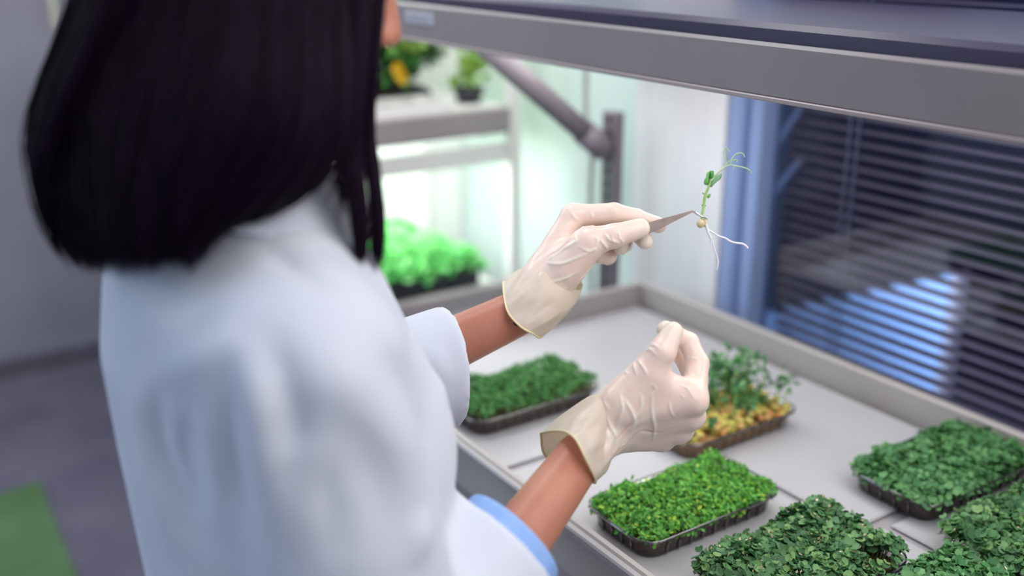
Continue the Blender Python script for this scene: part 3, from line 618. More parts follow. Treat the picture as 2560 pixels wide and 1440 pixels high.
mass('foliage', pt, 70, lambda: (q[0]+random.gauss(0, .014), q[1]+random.gauss(.004, .016), q[2]+random.uniform(.045, .125)), .026, 'round', M['g_lime'], 1.0)
# ------------------------------------------------------------------ the person
pers = thing('person', (-.735, .27, 0), 'dark haired person in a white lab coat and cream latex gloves at the growing table', 'person')
f32 = lambda *a: np.array(a, dtype=np.float32)
# right hand (near)
RW = P(1508, 1085, .985); RFK = P(1270, 1372, .86); RELB = np.array([-.575, .275, 1.05]); RSH = np.array([-.595, .235, 1.335])
RWR = P(1445, 1148, .945)
def hand_r(p, g=0.0):
    mcp = [P(1735, 1000, .955), P(1728, 1040, .970), P(1700, 1075, .985), P(1655, 1098, .995)]
    wr = [P(1528, 1030, .965), P(1530, 1050, .975), P(1528, 1072, .985), P(1525, 1090, .99)]
    d = None
    for a, b, r0, r1 in zip(wr, mcp, (.0165,.016,.0155,.0145), (.0125,.0120,.0115,.0105)):
        e = cap(p, a, b, r0, r1); d = e if d is None else smin(d, e, .012)
    d = smin(d, cap(p, P(1560, 1010, .955), P(1625, 940, .955), .0175, .0150), .014)      # thenar
    d = smin(d, cap(p, P(1630, 960, .955), P(1715, 975, .955), .0120, .0105), .012)        # web
    d = smin(d, cap(p, P(1445, 1148, .945), P(1528, 1062, .975), .0225, .0205), .02)
    F = [([P(1560, 1000, .955), P(1622, 930, .945), P(1655, 880, .94), P(1682, 830, .945)], (.0165,.0135,.0118,.0088), .014),
         ([mcp[0], P(1744, 908, .975), P(1722, 856, .985), P(1664, 824, .972)], (.0112,.0098,.0088,.0078), .006),
         ([mcp[1], P(1735, 945, 1.005), P(1712, 896, 1.02), P(1676, 862, 1.01)], (.0112,.0098,.0088,.0078), .006),
         ([mcp[2], P(1712, 985, 1.03), P(1660, 965, 1.045), P(1640, 995, 1.02)], (.0108,.0095,.0085,.0075), .006),
         ([mcp[3], P(1690, 1030, 1.04), P(1640, 1005, 1.05), P(1620, 1035, 1.025)], (.0098,.0086,.0078,.007), .006)]
    out = d-g
    for c, r, k in F: out = np.minimum(out, smin(d, chain(p, c, r), k)-g)
    return out
# left hand (far, holds the tweezers)
LSH = np.array([-.885, .25, 1.335]); LELB = np.array([-.935, .345, 1.125]); LWR = P(1322, 770, 1.09); LD = 1.10
def hand_l(p, g=0.0):
    mcp = [P(1432, 540, 1.100), P(1440, 565, 1.120), P(1448, 600, 1.137), P(1458, 632, 1.150)]
    wr = [P(1348, 690, 1.090), P(1358, 702, 1.100), P(1372, 716, 1.108), P(1388, 728, 1.112)]
    d = None
    for a, b, r0, r1 in zip(wr, mcp, (.0165,.016,.0155,.015), (.0118,.0115,.011,.0105)):
        e = cap(p, a, b, r0, r1); d = e if d is None else smin(d, e, .012)
    d = smin(d, cap(p, P(1400, 690, 1.085), P(1462, 618, 1.068), .0190, .0150), .014)
    d = smin(d, cap(p, LWR, P(1372, 708, 1.100), .0225, .0205), .02)
    F = [([P(1420, 660, 1.075), P(1476, 602, 1.062), P(1535, 590, 1.060), P(1600, 571, 1.064)], (.0165,.0130,.0118,.0095), .014),
         ([mcp[0], P(1535, 533, 1.095), P(1590, 545, 1.100), P(1646, 563, 1.102)], (.0115,.0100,.0088,.0078), .006),
         ([mcp[1], P(1545, 562, 1.118), P(1590, 578, 1.112), P(1612, 603, 1.095)], (.0115,.0100,.0090,.0080), .006),
         ([mcp[2], P(1535, 590, 1.135), P(1560, 608, 1.125), P(1552, 618, 1.105)], (.0110,.0096,.0088,.0078), .006),
         ([mcp[3], P(1520, 622, 1.145), P(1520, 640, 1.130), P(1496, 640, 1.115)], (.0105,.0092,.0085,.0075), .006)]
    out = d-g
    for c, r, k in F: out = np.minimum(out, smin(d, chain(p, c, r), k)-g)
    return out
# head: local axes
HF = np.array([.06, .93, -.36]); HF /= np.linalg.norm(HF); HR = np.cross(HF, [0,0,1]); HR /= np.linalg.norm(HR); HU = np.cross(HR, HF)
NOSE = P(996, 104, .80); HC = NOSE-HF*.116+HU*.026
HM = np.stack([HR, HF, HU], 1)
hl = lambda x, y, z: HC+HR*x+HF*y+HU*z
def head_sdf(p):
    d = ell(p, hl(0, -.012, .035), (.074, .094, .082), HM)
    d = smin(d, ell(p, hl(0, .030, -.030), (.060, .062, .082), HM), .03)
    d = smin(d, cap(p, hl(-.030, .050, -.085), hl(.030, .050, -.085), .024, .024), .03)
    d = smin(d, ell(p, hl(0, .076, -.092), (.020, .018, .018), HM), .02)
    d = smin(d, cap(p, hl(0, .092, .014), hl(0, .107, -.024), .006, .0098), .012)   # nose
    for s_ in (-1, 1):
        d = smin(d, ell(p, hl(.010*s_, .098, -.028), (.007, .009, .006), HM), .006)
        d = smin(d, ell(p, hl(.034*s_, .062, -.024), (.019, .018, .018), HM), .025)
        d = smax(d, -ell(p, hl(.031*s_, .096, .004), (.017, .012, .011), HM), .012)
        ear = smin(ell(p, hl(.076*s_, -.008, -.012), (.007, .017, .030), HM), ell(p, hl(.074*s_, -.002, -.040), (.006, .008, .009), HM), .008); d = smin(d, ear, .006)
    d = smin(d, ell(p, hl(0, .092, -.056), (.020, .008, .0055), HM), .006)
    d = smin(d, ell(p, hl(0, .090, -.065), (.017, .008, .006), HM), .006)
    return d
NB = np.array([-.735, .255, 1.40])
def body_sdf(p):
    d = head_sdf(p)
    d = smin(d, cap(p, hl(0, -.020, -.05), NB, .050, .056), .025)
    t = column(p, [(.84, -.735,.27,.13,.10), (.95, -.735,.27,.15,.11), (1.08, -.735,.265,.115,.085), (1.22, -.735,.262,.120,.080), (1.32, -.735,.250,.125,.075), (1.385, -.735,.248,.085,.05)])
    d = smin(d, t, .05)
    for sh, el, wr in ((RSH, RELB, RWR), (LSH, LELB, LWR)):
        d = smin(d, cap(p, sh, el, .036, .034), .03); d = smin(d, cap(p, el, wr, .0360, .0225 if wr is RWR else .0235), .015)
    d = smin(d, hand_r(p, -.0012), .004); d = smin(d, hand_l(p, -.0012), .004)
    for s_ in (-1, 1):
        d = smin(d, chain(p, [f32(-.735+.07*s_,.27,.88), f32(-.735+.075*s_,.28,.48), f32(-.735+.08*s_,.25,.075)], (.078,.052,.036)), .03)
        d = smin(d, chain(p, [f32(-.735+.08*s_,.235,.045), f32(-.735+.09*s_,.36,.03)], (.034,.024)), .02)
    return np.maximum(d, .004-p[:, 2])
V, Q = surfnets(body_sdf, (-1.15, .02, -.02), (-.38, .88, 1.78), .0042)
V = relax(V, Q, 1, .4); body = npobj('body', V, Q, M['skin'], pers)
for s_ in (-1, 1):
    e = MB(); c = hl(.031*s_, .0735, .004)
    me_ = []
    for i in range(9):
        a = math.pi*i/8; me_.append((.0108*math.sin(a), -.0108*math.cos(a)))
    e.lathe(c, me_, 16); ey = e.build('eye', M['eye'], body, True)
    e = MB(); e.tube([c+HF*.0094, c+HF*.0112], [.0052, .0042], 12); e.build('iris', M['iris'], ey, True)
    for la0, la1 in ((12, 90), (-90, -30)):
        vv = []; nla, nlo = 6, 12
        for a in range(nla):
            la = math.radians(la0+(la1-la0)*a/(nla-1))
            for b in range(nlo):
                lo_ = math.radians(-85+170*b/(nlo-1)); vv.append(tuple(c+.0116*(math.cos(la)*(math.cos(lo_)*HF+math.sin(lo_)*HR)+math.sin(la)*HU)))
        lid = rawobj('eyelid', vv, [(a*nlo+b, a*nlo+b+1, (a+1)*nlo+b+1, (a+1)*nlo+b) for a in range(nla-1) for b in range(nlo-1)], M['skin'], body, True); md = lid.modifiers.new('t', 'SOLIDIFY'); md.thickness = .0006
    e = MB(); e.tube(spline([hl(.016*s_, .0875, .024), hl(.032*s_, .0835, .029), hl(.048*s_, .0705, .023)], 8), [.0012,.0018,.002,.002,.002,.0018,.0014,.0008], 6); e.build('eyebrow', M['hair'], body, True)
e = MB(); e.tube(spline([hl(-.021, .092, -.060), hl(-.008, .100, -.0575), hl(0, .101, -.059), hl(.008, .100, -.0575), hl(.021, .092, -.060)], 12), [.001]+[.0036]*10+[.001], 8); e.tube(spline([hl(-.018, .091, -.063), hl(0, .0995, -.067), hl(.018, .091, -.063)], 10), [.001]+[.0042]*8+[.001], 8); e.build('lips', M['lips'], body, True)
# wrist tattoo-like dark mark just below the left glove
q_ = V-CAM; d_ = q_@FW; i_ = np.nonzero((1280+FPX*(q_@RT)/d_-1294)**2+(720-FPX*(q_@UP)/d_-800)**2 < 30)[0]; mk = V[i_[np.argmin(d_[i_])]]
e = MB(); e.lathe((0,0,0), [(.0001,-.0014),(.005,-.0009),(.0062,0),(.005,.0009),(.0001,.0014)], 14); wm = e.build('wrist_mark', M['black'], body, True); wm.matrix_parent_inverse = Matrix(); wm.location = Vector(mk); wm.rotation_euler = Vector(CAM-mk).to_track_quat('Z','Y').to_euler()
# trousers, shoes
for s_ in (-1, 1):
    def tr(p, s_=s_): return np.maximum(chain(p, [f32(-.735+.07*s_,.27,.90), f32(-.735+.075*s_,.28,.48), f32(-.735+.08*s_,.25,.06)], (.088,.064,.056)), .055-p[:, 2])
    V, Q = surfnets(tr, (-.735+.07*s_-.1, .14, .03), (-.735+.07*s_+.12, .40, 1.0), .009); npobj('trouser_leg', relax(V, Q), Q, M['dark_cloth'], pers)
    def shf(p, s_=s_): return np.maximum(smin(chain(p, [f32(-.735+.08*s_,.225,.045), f32(-.735+.09*s_,.37,.032)], (.045,.033)), cap(p, f32(-.735+.08*s_,.24,.05), f32(-.735+.08*s_,.245,.085), .042, .042), .02), np.maximum(.003-p[:, 2], p[:, 2]-.095))
    V, Q = surfnets(shf, (-.735+.08*s_-.07, .15, -.01), (-.735+.08*s_+.08, .43, .12), .006); npobj('shoe', relax(V, Q), Q, M['shoe'], pers)
# ---------------------------------------------------------------- coat
RC = P(1262, 1372, .865); LC = P(1128, 915, 1.05)
RDIR = (RWR-RELB)/np.linalg.norm(RWR-RELB); LDIR = (LWR-LELB)/np.linalg.norm(LWR-LELB)
def sleeve(p, sh, el, c, ddir, r0, r1, r2, inner=0.0):
    d = smin(cap(p, sh, el, r0-inner, r1-inner), cap(p, el, c+ddir*.09, r1-inner, r2-inner), .03)
    return d
RN = RT*.66+UP*.62+FW*.42; RN /= np.linalg.norm(RN); RAX = (RC-RELB)/np.linalg.norm(RC-RELB)
LN = RT*.92+UP*.13+FW*.36; LN /= np.linalg.norm(LN); LAX = (LC-LELB)/np.linalg.norm(LC-LELB)
def coat_sdf(p):
    t = column(p, [(.50, -.735,.285,.235,.185), (.80, -.735,.28,.205,.155), (1.0, -.735,.275,.170,.128), (1.10, -.737,.27,.160,.118), (1.22, -.737,.262,.166,.118), (1.30, -.735,.252,.162,.112), (1.36, -.735,.245,.145,.094), (1.40, -.735,.250,.100,.072), (1.425, -.735,.255,.070,.062)])
    t = smin(t, cap(p, RSH-[.02,0,-.004], LSH+[.02,0,.004], .056, .056), .05)
    t = smin(t, ell(p, (-.69, .325, 1.215), (.065, .055, .065)), .05); t = smin(t, ell(p, (-.79, .325, 1.215), (.065, .055, .065)), .05)
    r = sleeve(p, RSH, RELB, RC, RAX, .066, .066, .053); r = smax(r, (p-RC)@RN.astype(np.float32), .003)
    ri = cap(p, RC-RAX*.04, RC+RAX*.09, .044, .045); r = smax(r, -ri, .003)
    l = sleeve(p, LSH, LELB, LC, LAX, .064, .064, .060); l = smax(l, (p-LC)@LN.astype(np.float32), .003)
    li = cap(p, LC-LAX*.04, LC+LAX*.09, .050, .051); l = smax(l, -li, .003)
    t = smin(t, r, .022); t = smin(t, l, .022)
    nk = cap(p, NB+[0,0,.0], NB+[0,.0,.08], .055, .060); return smax(t, -nk, .004)
V, Q = surfnets(coat_sdf, (-1.07, .06, .48), (-.46, .60, 1.47), .0042)
V = relax(V, Q, 3, .5)
CL = [([(450,890),(385,1030),(395,1140),(470,1290),(560,1430)], .013, -.009), ([(475,1010),(455,1120),(478,1230),(510,1320)], .012, -.007),
      ([(632,775),(680,880),(716,1000),(738,1150),(750,1300)], .012, -.0065), ([(575,850),(556,980),(566,1110),(600,1260),(640,1410)], .014, -.007),
      ([(850,960),(915,1100),(955,1250),(980,1420)], .018, -.006), ([(930,840),(1030,970),(1100,1130)], .012, -.005), ([(790,1120),(812,1260),(850,1420)], .015, -.006),
      ([(600,800),(520,885),(425,935),(350,1010)], .013, .006), ([(618,800),(638,940),(656,1080),(680,1230),(705,1410)], .013, .006),
      ([(770,850),(890,990),(1000,1130),(1060,1270)], .018, .007), ([(300,960),(345,1110),(400,1290),(450,1420)], .012, .005), ([(500,940),(520,1080),(545,1240),(590,1410)], .011, .005), ([(740,1080),(765,1220),(800,1380)], .013, .005),
      ([(1070,1270),(1060,1340),(1050,1420)], .012, .005), ([(620,580),(700,635),(780,685),(862,726)], .0075, -.0060), ([(1060,850),(1110,930),(1120,1020)], .010, .003)]
Vr, _ = ridges(V, Q, CL); Vr = relax(Vr, Q, 3, .5)
coat = npobj('lab_coat', Vr, Q, M['coat'], pers)
for zz in (1.33, 1.24, 1.15, 1.06, .97, .88):
    i_ = np.nonzero((np.abs(Vr[:, 0]+.727) < .006) & (np.abs(Vr[:, 2]-zz) < .006))[0]; y_ = Vr[i_, 1].max()
    e = MB(); e.tube([(-.727, y_-.001, zz), (-.727, y_+.0018, zz), (-.727, y_+.0026, zz)], [.0062, .0062, .0045], 16); e.build('button', M['shelf'], coat, True)
pl_ = []
for zz in np.arange(.56, 1.37, .02):
    i_ = np.nonzero((np.abs(Vr[:, 0]+.712) < .006) & (np.abs(Vr[:, 2]-zz) < .012))[0]; pl_.append((-.712, Vr[i_, 1].max()+.0004, zz))
MB().tube(pl_, .0012, 6).build('placket_edge', M['coat'], coat, True)
# seams and yoke, collar (stand + fall)
def collar_ring(r, z, n=40, ox=0, oy=0, tilt=0): return [(NB[0]+ox+r*math.cos(a)*1.0, NB[1]+oy+r*math.sin(a)*1.02, z+tilt*math.sin(a)) for a in np.linspace(math.radians(110), math.radians(430), n)]
A_ = collar_ring(.058, 1.412, tilt=-.012); B2 = collar_ring(.061, 1.452, tilt=-.016); C2 = collar_ring(.068, 1.456, tilt=-.018); D2 = collar_ring(.098, 1.402, tilt=-.024); E2 = collar_ring(.1005, 1.398, tilt=-.024); F2 = collar_ring(.070, 1.446, tilt=-.018)
n = len(A_); v = A_+B2+C2+D2+E2+F2; f = []
rr = [A_, B2, C2, D2, E2, F2]
v = [p for r in (A_, B2, C2, D2) for p in r]; f = [(i*n+k, i*n+k+1, (i+1)*n+k+1, (i+1)*n+k) for i in range(3) for k in range(n-1)]
col = rawobj('collar', v, f, M['coat'], pers, True); md = col.modifiers.new('thick', 'SOLIDIFY'); md.thickness = .0022; md.offset = 0; md = col.modifiers.new('sub', 'SUBSURF'); md.levels = md.render_levels = 2
def ringpts(c, dr, r, n=28, rz=1.0):
    d_ = dr/np.linalg.norm(dr); a = np.cross(d_, [0,0,1.]); a /= np.linalg.norm(a); b = np.cross(a, d_); return [c+r*(math.cos(t)*a+rz*math.sin(t)*b) for t in np.linspace(0, 2*math.pi, n, endpoint=False)]
def shell(name, rings, m, parent, th=.0015, sub=1):
    v = [tuple(p) for r in rings for p in r]; n = len(rings[0]); f = [(i*n+k, i*n+(k+1) % n, (i+1)*n+(k+1) % n, (i+1)*n+k) for i in range(len(rings)-1) for k in range(n)]
    o = rawobj(name, v, f, m, parent, True); md = o.modifiers.new('thick', 'SOLIDIFY'); md.thickness = th; md.offset = 0
    if sub: md = o.modifiers.new('sub', 'SUBSURF'); md.levels = md.render_levels = sub
    return o
def cutring(c, ax, N, r, n=32):
    a = np.cross(ax, [0,0,1.]); a /= np.linalg.norm(a); b = np.cross(a, ax); out = []
    for t in np.linspace(0, 2*math.pi, n, endpoint=False):
        q = r*(math.cos(t)*a+math.sin(t)*b); out.append(c+q-ax*((q@N)/(ax@N)))
    return out
q0 = RC+RN*.0
o = shell('shirt_cuff', [cutring(q0-RAX*.03, RAX, RN, .0440), cutring(q0, RAX, RN, .0475), cutring(q0+RAX*.0125, RAX, RN, .0480), cutring(q0+RAX*.0140, RAX, RN, .0465)], M['blue_cuff'], pers, .002, 2); o['label'] = 'light blue cuff showing at the near sleeve end'
# ---------------------------------------------------------------- gloves
def glovemat():
    m = mat('latex_glove', (248,235,218), .33, spec=.5, sss=.15, sssr=(.006,)); N = m.node_tree.nodes; L = m.node_tree.links; b = N['Principled BSDF']
    at = N.new('ShaderNodeAttribute'); at.attribute_name = 'loose'; mx = N.new('ShaderNodeMix'); mx.data_type = 'RGBA'
    src = b.inputs['Base Color'].links[0].from_socket; mx.inputs[6].default_value = srgb((240,206,194)); L.new(at.outputs['Fac'], mx.inputs[0]); L.new(src, mx.inputs[7]); L.new(mx.outputs[2], b.inputs['Base Color'])
    return m
M['glove'] = glovemat()
def filmmat():
    m = mat('latex_film', (254,248,238), .35, spec=.5); N = m.node_tree.nodes; L = m.node_tree.links; b = N['Principled BSDF']; out = N['Material Output']
    t = N.new('ShaderNodeBsdfTransparent'); t.inputs[0].default_value = srgb((250,238,222)); tr = N.new('ShaderNodeBsdfTranslucent'); tr.inputs[0].default_value = srgb((252,242,226))
    m1 = N.new('ShaderNodeMixShader'); m1.inputs[0].default_value = .35; L.new(b.outputs[0], m1.inputs[1]); L.new(tr.outputs[0], m1.inputs[2])
    m2 = N.new('ShaderNodeMixShader'); m2.inputs[0].default_value = .26; L.new(m1.outputs[0], m2.inputs[1]); L.new(t.outputs[0], m2.inputs[2]); L.new(m2.outputs[0], out.inputs[0]); return m
M['film'] = filmmat(); M['bead'] = mat('latex_bead', (238,222,178), .35, spec=.5)
def crop2(L_): return [([(1320+x/3.1313, 780+y/3.1304) for x, y in pts], w, h) for pts, w, h in L_]
RR = crop2([([(720,640),(740,760),(700,900),(650,1040)], .0013, .0016), ([(750,680),(810,780),(835,860),(800,1000),(740,1080)], .0015, .0018), ([(885,650),(885,740),(845,830)], .0013, .0014), ([(968,640),(970,800),(990,930),(985,1030)], .0014, .0016),
     ([(610,780),(640,880),(680,960),(700,1060)], .0013, .0014), ([(570,760),(575,860),(620,960),(650,1080)], .0014, .0014), ([(1105,700),(1115,770),(1145,825)], .0010, .0010), ([(800,380),(830,430),(855,500)], .0012, .0012), ([(850,360),(900,430),(935,495)], .0012, .0012),
     ([(780,400),(750,440),(775,480)], .001, .0008), ([(900,290),(960,295),(1010,345)], .0012, .0009), ([(930,250),(990,255),(1040,300)], .0010, .0008), ([(1180,560),(1250,600),(1310,690)], .0009, .0008), ([(1240,540),(1310,570),(1370,640)], .0010, .0009),
     ([(640,640),(600,700),(640,780)], .0010, .0009), ([(840,990),(900,950),(980,960),(1060,960)], .0012, -.0012), ([(700,1000),(760,930),(800,880)], .0014, -.0014), ([(440,900),(480,980),(540,1080),(600,1150)], .0013, .0012), ([(1190,640),(1230,680)], .0008, .0006),
     ([(1150,440),(1190,480),(1230,470)], .0012, -.0010), ([(1170,420),(1250,360),(1330,370)], .0010, .0008), ([(960,560),(1000,600),(960,660)], .0010, .0007)])
def crop1(L_): return [([(1200+x/3.4595, 460+y/3.4591) for x, y in pts], w, h) for pts, w, h in L_]
LR = crop1([([(600,640),(720,560),(830,500),(830,460)], .0016, .0016), ([(560,680),(700,690),(830,640),(960,590)], .0015, .0014), ([(860,540),(940,580),(1000,560),(990,620)], .0014, .0014), ([(1030,470),(1080,530),(1110,570)], .0014, .0015), ([(1080,430),(1120,480),(1180,500)], .0012, .0012), ([(1200,400),(1210,460),(1250,520)], .0012, .0012),
     ([(480,830),(600,850),(720,820),(850,760)], .0015, .0012), ([(560,950),(660,970),(760,900)], .0014, .0010), ([(900,350),(990,350),(1080,345),(1200,325)], .0016, -.0016), ([(780,240),(830,300),(900,350)], .0012, .0010), ([(960,230),(970,290),(980,340)], .0012, .0008),
     ([(760,470),(680,540),(560,620)], .0016, -.0014), ([(840,880),(920,820),(1000,740)], .0014, .0012), ([(1000,450),(1020,500),(1000,560)], .0012, .0010), ([(1140,440),(1160,500),(1210,510)], .0010, .0009)])
def make_glove(fn, wr, cdir, lo, hi, lines, nm, film, rim, label):
    wc = wr; cd_ = cdir/np.linalg.norm(cdir)
    def g(p): return smax(fn(p, .0007), -((p-wc.astype(np.float32))@cd_.astype(np.float32)), .002)
    V, Q = surfnets(g, lo, hi, .00125, 10); V = relax(V, Q, 2, .5)
    N = normals(V, Q)
    # soft crumple of loose latex, stronger towards the wrist
    s = np.linalg.norm(V-wc, axis=1); amp = np.clip(1.1-s/.09, .12, 1)
    w_ = (np.sin(V@np.array([310,-190,120.])+3*np.sin(V@np.array([90,120,-80.])))*np.sin(V@np.array([-60,140,210.])+1.0)); V = V+N*(w_*amp*.0006)[:, None]
    V, D = ridges(V, Q, lines); o = npobj(nm, V, Q, M['glove'], pers); o['label'] = label
    loose = np.clip(.35+D/.0016+w_*.2*amp+amp*.25, 0, 1); 
    # fingertips: cream, loose tips
    for t in (P(1682,826,.945), P(1664,824,.972), P(1600,571,1.064), P(1648,563,1.08), P(1612,603,1.095), P(1552,618,1.105)): loose = np.maximum(loose, np.clip(1.25-np.linalg.norm(V-t, axis=1)/.020, 0, 1))
    put_attr(o, 'loose', loose)
    n = 48; A = spline(film+[film[0]], n+1)[:-1]; B_ = spline(rim+[rim[0]], n+1)[:-1]; rings = []; hd = A.mean(0)-B_.mean(0); hd /= np.linalg.norm(hd)
    for sc, sh_ in ((.70, .016), (.84, .009)): rings.append(A.mean(0)+(A-A.mean(0))*sc+hd*sh_)
    for k in range(13):
        t = k/12; R_ = A*(1-t)+B_*t; c = R_.mean(0); ph = np.arange(n)*2*math.pi/n
        bul = 1+.05*math.sin(math.pi*t)+.040*np.sin(ph*5+t*3)*math.sin(math.pi*t)+.030*np.sin(ph*9-t*5)*math.sin(math.pi*t)+.020*np.sin(ph*17+t*2)*math.sin(math.pi*t); rings.append(c+(R_-c)*bul[:, None])
    sh = shell('cuff', rings, M['film'], o, .0005, 1); e = MB(); e.tube(list(B_)+[B_[0]], .00125, 8, False); e.build('cuff_bead', M['bead'], o, True)
    return o
rim_r = [P(1352,1083,.985), P(1383,1077,.955), P(1416,1080,.925), P(1441,1100,.91), P(1465,1148,.905), P(1488,1198,.925), P(1478,1205,.965), P(1415,1175,.99), P(1362,1138,.995)]
fil_r = [P(1476,988,.985), P(1486,992,.955), P(1497,1012,.940), P(1508,1050,.936), P(1520,1100,.945), P(1530,1138,.962), P(1528,1138,1.0), P(1512,1080,1.02), P(1490,1020,1.01)]
make_glove(hand_r, P(1452, 1128, .945), P(1600,1000,.98)-P(1440,1150,.942), P(1595,960,.985)-.125, P(1595,960,.985)+.125, RR, 'glove', fil_r, rim_r, 'near hand glove pinched shut')
rim_l = [P(1258,706,1.10), P(1262,748,1.07), P(1272,784,1.055), P(1302,817,1.05), P(1330,833,1.06), P(1353,843,1.09), P(1372,806,1.125), P(1345,745,1.145), P(1295,700,1.135)]
fil_l = [P(1346,650,1.095), P(1350,680,1.068), P(1362,712,1.060), P(1392,745,1.062), P(1425,765,1.082), P(1442,755,1.10), P(1440,735,1.13), P(1405,690,1.145), P(1365,652,1.13)]
make_glove(hand_l, P(1325, 765, 1.09), P(1450,610,1.10)-P(1322,770,1.09), P(1465,640,1.10)-.125, P(1465,640,1.10)+.125, LR, 'glove', fil_l, rim_l, 'far hand glove holding tweezers')
# ---------------------------------------------------------------- hair
def hg(l): return np.array([P(*q) for q in l])
crown = tuple(hl(.0, -.035, .118)); part = hl(0, .02, .118)
def top(px): return px
guides = [
 [(196,-60,.735),(86,240,.725),(74,390,.72),(135,570,.715),(208,674,.71)],
 [(250,-60,.69),(150,290,.685),(165,520,.68),(238,686,.68)],
 [(350,-60,.655),(260,300,.645),(270,540,.645),(300,692,.65)],
 [(470,-60,.635),(400,300,.625),(358,540,.635),(370,688,.645)],
 [(590,-60,.63),(540,250,.615),(465,480,.625),(420,600,.64),(420,660,.645)],
 [(690,-60,.635),(670,250,.62),(600,420,.63),(490,580,.64),(474,690,.648)],
 [(770,-60,.65),(770,220,.635),(730,400,.635),(640,520,.645),(520,578,.655)],
 [(850,-60,.675),(860,200,.66),(850,360,.66),(770,480,.665),(640,560,.67)],
 [(890,-60,.70),(880,150,.69),(868,300,.685),(845,400,.69),(800,455,.69)]]
front = [[(912,-60,.69),(884,200,.685),(872,380,.70),(895,520,.705),(905,672,.71)],
 [(940,-60,.70),(912,200,.70),(900,400,.712),(912,520,.715),(918,640,.72)],
 [(962,-60,.715),(940,180,.715),(925,360,.725),(948,530,.725),(946,682,.73)],
 [(970,-60,.735),(948,120,.73),(930,300,.74),(955,490,.735),(960,655,.735)]]
NS = 14
def guide3(l, k, tot):
    p = hg(l); e = p[0]; side = (e-HC)@HR; rt = hl(.010, -.06+.10*k/max(1, tot), .112-.02*abs(.5-k/max(1, tot)))
    mid = (rt+e)/2; dd = mid-hl(0, 0, .0); mid = hl(0,0,0)+dd/np.linalg.norm(dd)*.118
    return spline([rt, mid]+list(p), NS)
G3 = [guide3(l, i, len(guides)+1) for i, l in enumerate(guides)]; GF = [guide3(l, len(guides)+i*.3, len(guides)+1) for i, l in enumerate(front)]
def mirror(g): 
    q = g-HC; return g-2*(q@HR)[..., None]*HR
def strands(gs, n, thick, jit, keep=None, clump=0, curl=.0015):
    gs = np.array(gs); out = []
    for i in range(n):
        t = random.random()*(len(gs)-1); j = int(t); u = t-j; j2 = min(j+1, len(gs)-1); g = gs[j]*(1-u)+gs[j2]*u
        c = g.mean(0)*0+HC-HU*.05; dpt = random.random()**1.6*thick; off = np.linspace(.2, 1, NS)[:, None]
        ln = random.uniform(.975, 1.0) if random.random() < .85 else random.uniform(.7, .95)
        gg = g[0]+0; k = np.linspace(0, (NS-1)*min(ln, 1), NS); i0 = np.minimum(k.astype(int), NS-2); fr = (k-i0)[:, None]; g = g[i0]*(1-fr)+g[i0+1]*fr
        inw = (c-g); inw[:, 2] *= .1; inw /= np.linalg.norm(inw, axis=1)[:, None]+1e-9
        ph = random.uniform(0, 6.28); wv = np.sin(np.linspace(0, 4, NS)+ph)[:, None]*curl
        g = g+inw*dpt*off+RNG.normal(0, jit, 3)*off+wv*np.cross(inw, [0,0,1.])
        out.append(g)
    return out
def strand_mesh(name, ss, r, parent):
    S_ = np.array(ss); n, k, _ = S_.shape; T_ = np.gradient(S_, axis=1); a = np.cross(T_, np.array([.3, .5, .1])); a /= np.linalg.norm(a, axis=2)[..., None]+1e-9; b = np.cross(T_, a); b /= np.linalg.norm(b, axis=2)[..., None]+1e-9
    rr = r*np.interp(np.linspace(0, 1, k), [0, .1, .8, 1], [.6, 1, .9, .1])[None, :, None]; V = np.stack([S_+rr*(math.cos(q)*a+math.sin(q)*b) for q in (0, 2.094, 4.189)], 2).reshape(-1, 3)
    i = np.arange(n)[:, None, None]*k*3+np.arange(k-1)[None, :, None]*3; c = np.arange(3)[None, None, :]; c2 = (np.arange(3)+1) % 3
    F = np.stack([i+c, i+c2[None, None, :], i+3+c2[None, None, :], i+3+c], -1).reshape(-1, 4); o = npobj(name, V, F, M['hair'], parent); return o
def core(p):
    d = ell(p, hl(0, -.020, .042), (.084, .102, .090), HM)
    d = smin(d, column(p, [(1.405, -.74, .205, .080, .070), (1.45, -.74, .215, .085, .078), (1.55, -.74, .24, .085, .085), (1.62, -.74, .26, .07, .08)]), .03)
    # keep the face clear
    return smax(d, -ell(p, hl(0, .10, -.045), (.070, .075, .10), HM), .01)
V, Q = surfnets(core, (-.90, .05, 1.38), (-.58, .46, 1.76), .006); V = relax(V, Q, 2)
hair = npobj('hair', V, Q, M['hair'], pers)
ss = strands(G3, 3400, .030, .0022)+strands([mirror(g) for g in G3], 1500, .03, .003)+strands([G3[0], mirror(G3[0])], 500, .03, .004)
o = strand_mesh('hair_strands', ss, .00075, hair); o['kind'] = 'stuff'
ss = strands([GF[0], GF[1]], 420, .007, .0014)+strands([GF[2], GF[3]], 420, .007, .0014)+strands([G3[-1], GF[0]], 120, .006, .002)+strands([mirror(GF[0]), mirror(GF[3])], 300, .010, .002)
o = strand_mesh('front_locks', ss, .00065, hair); o['kind'] = 'stuff'
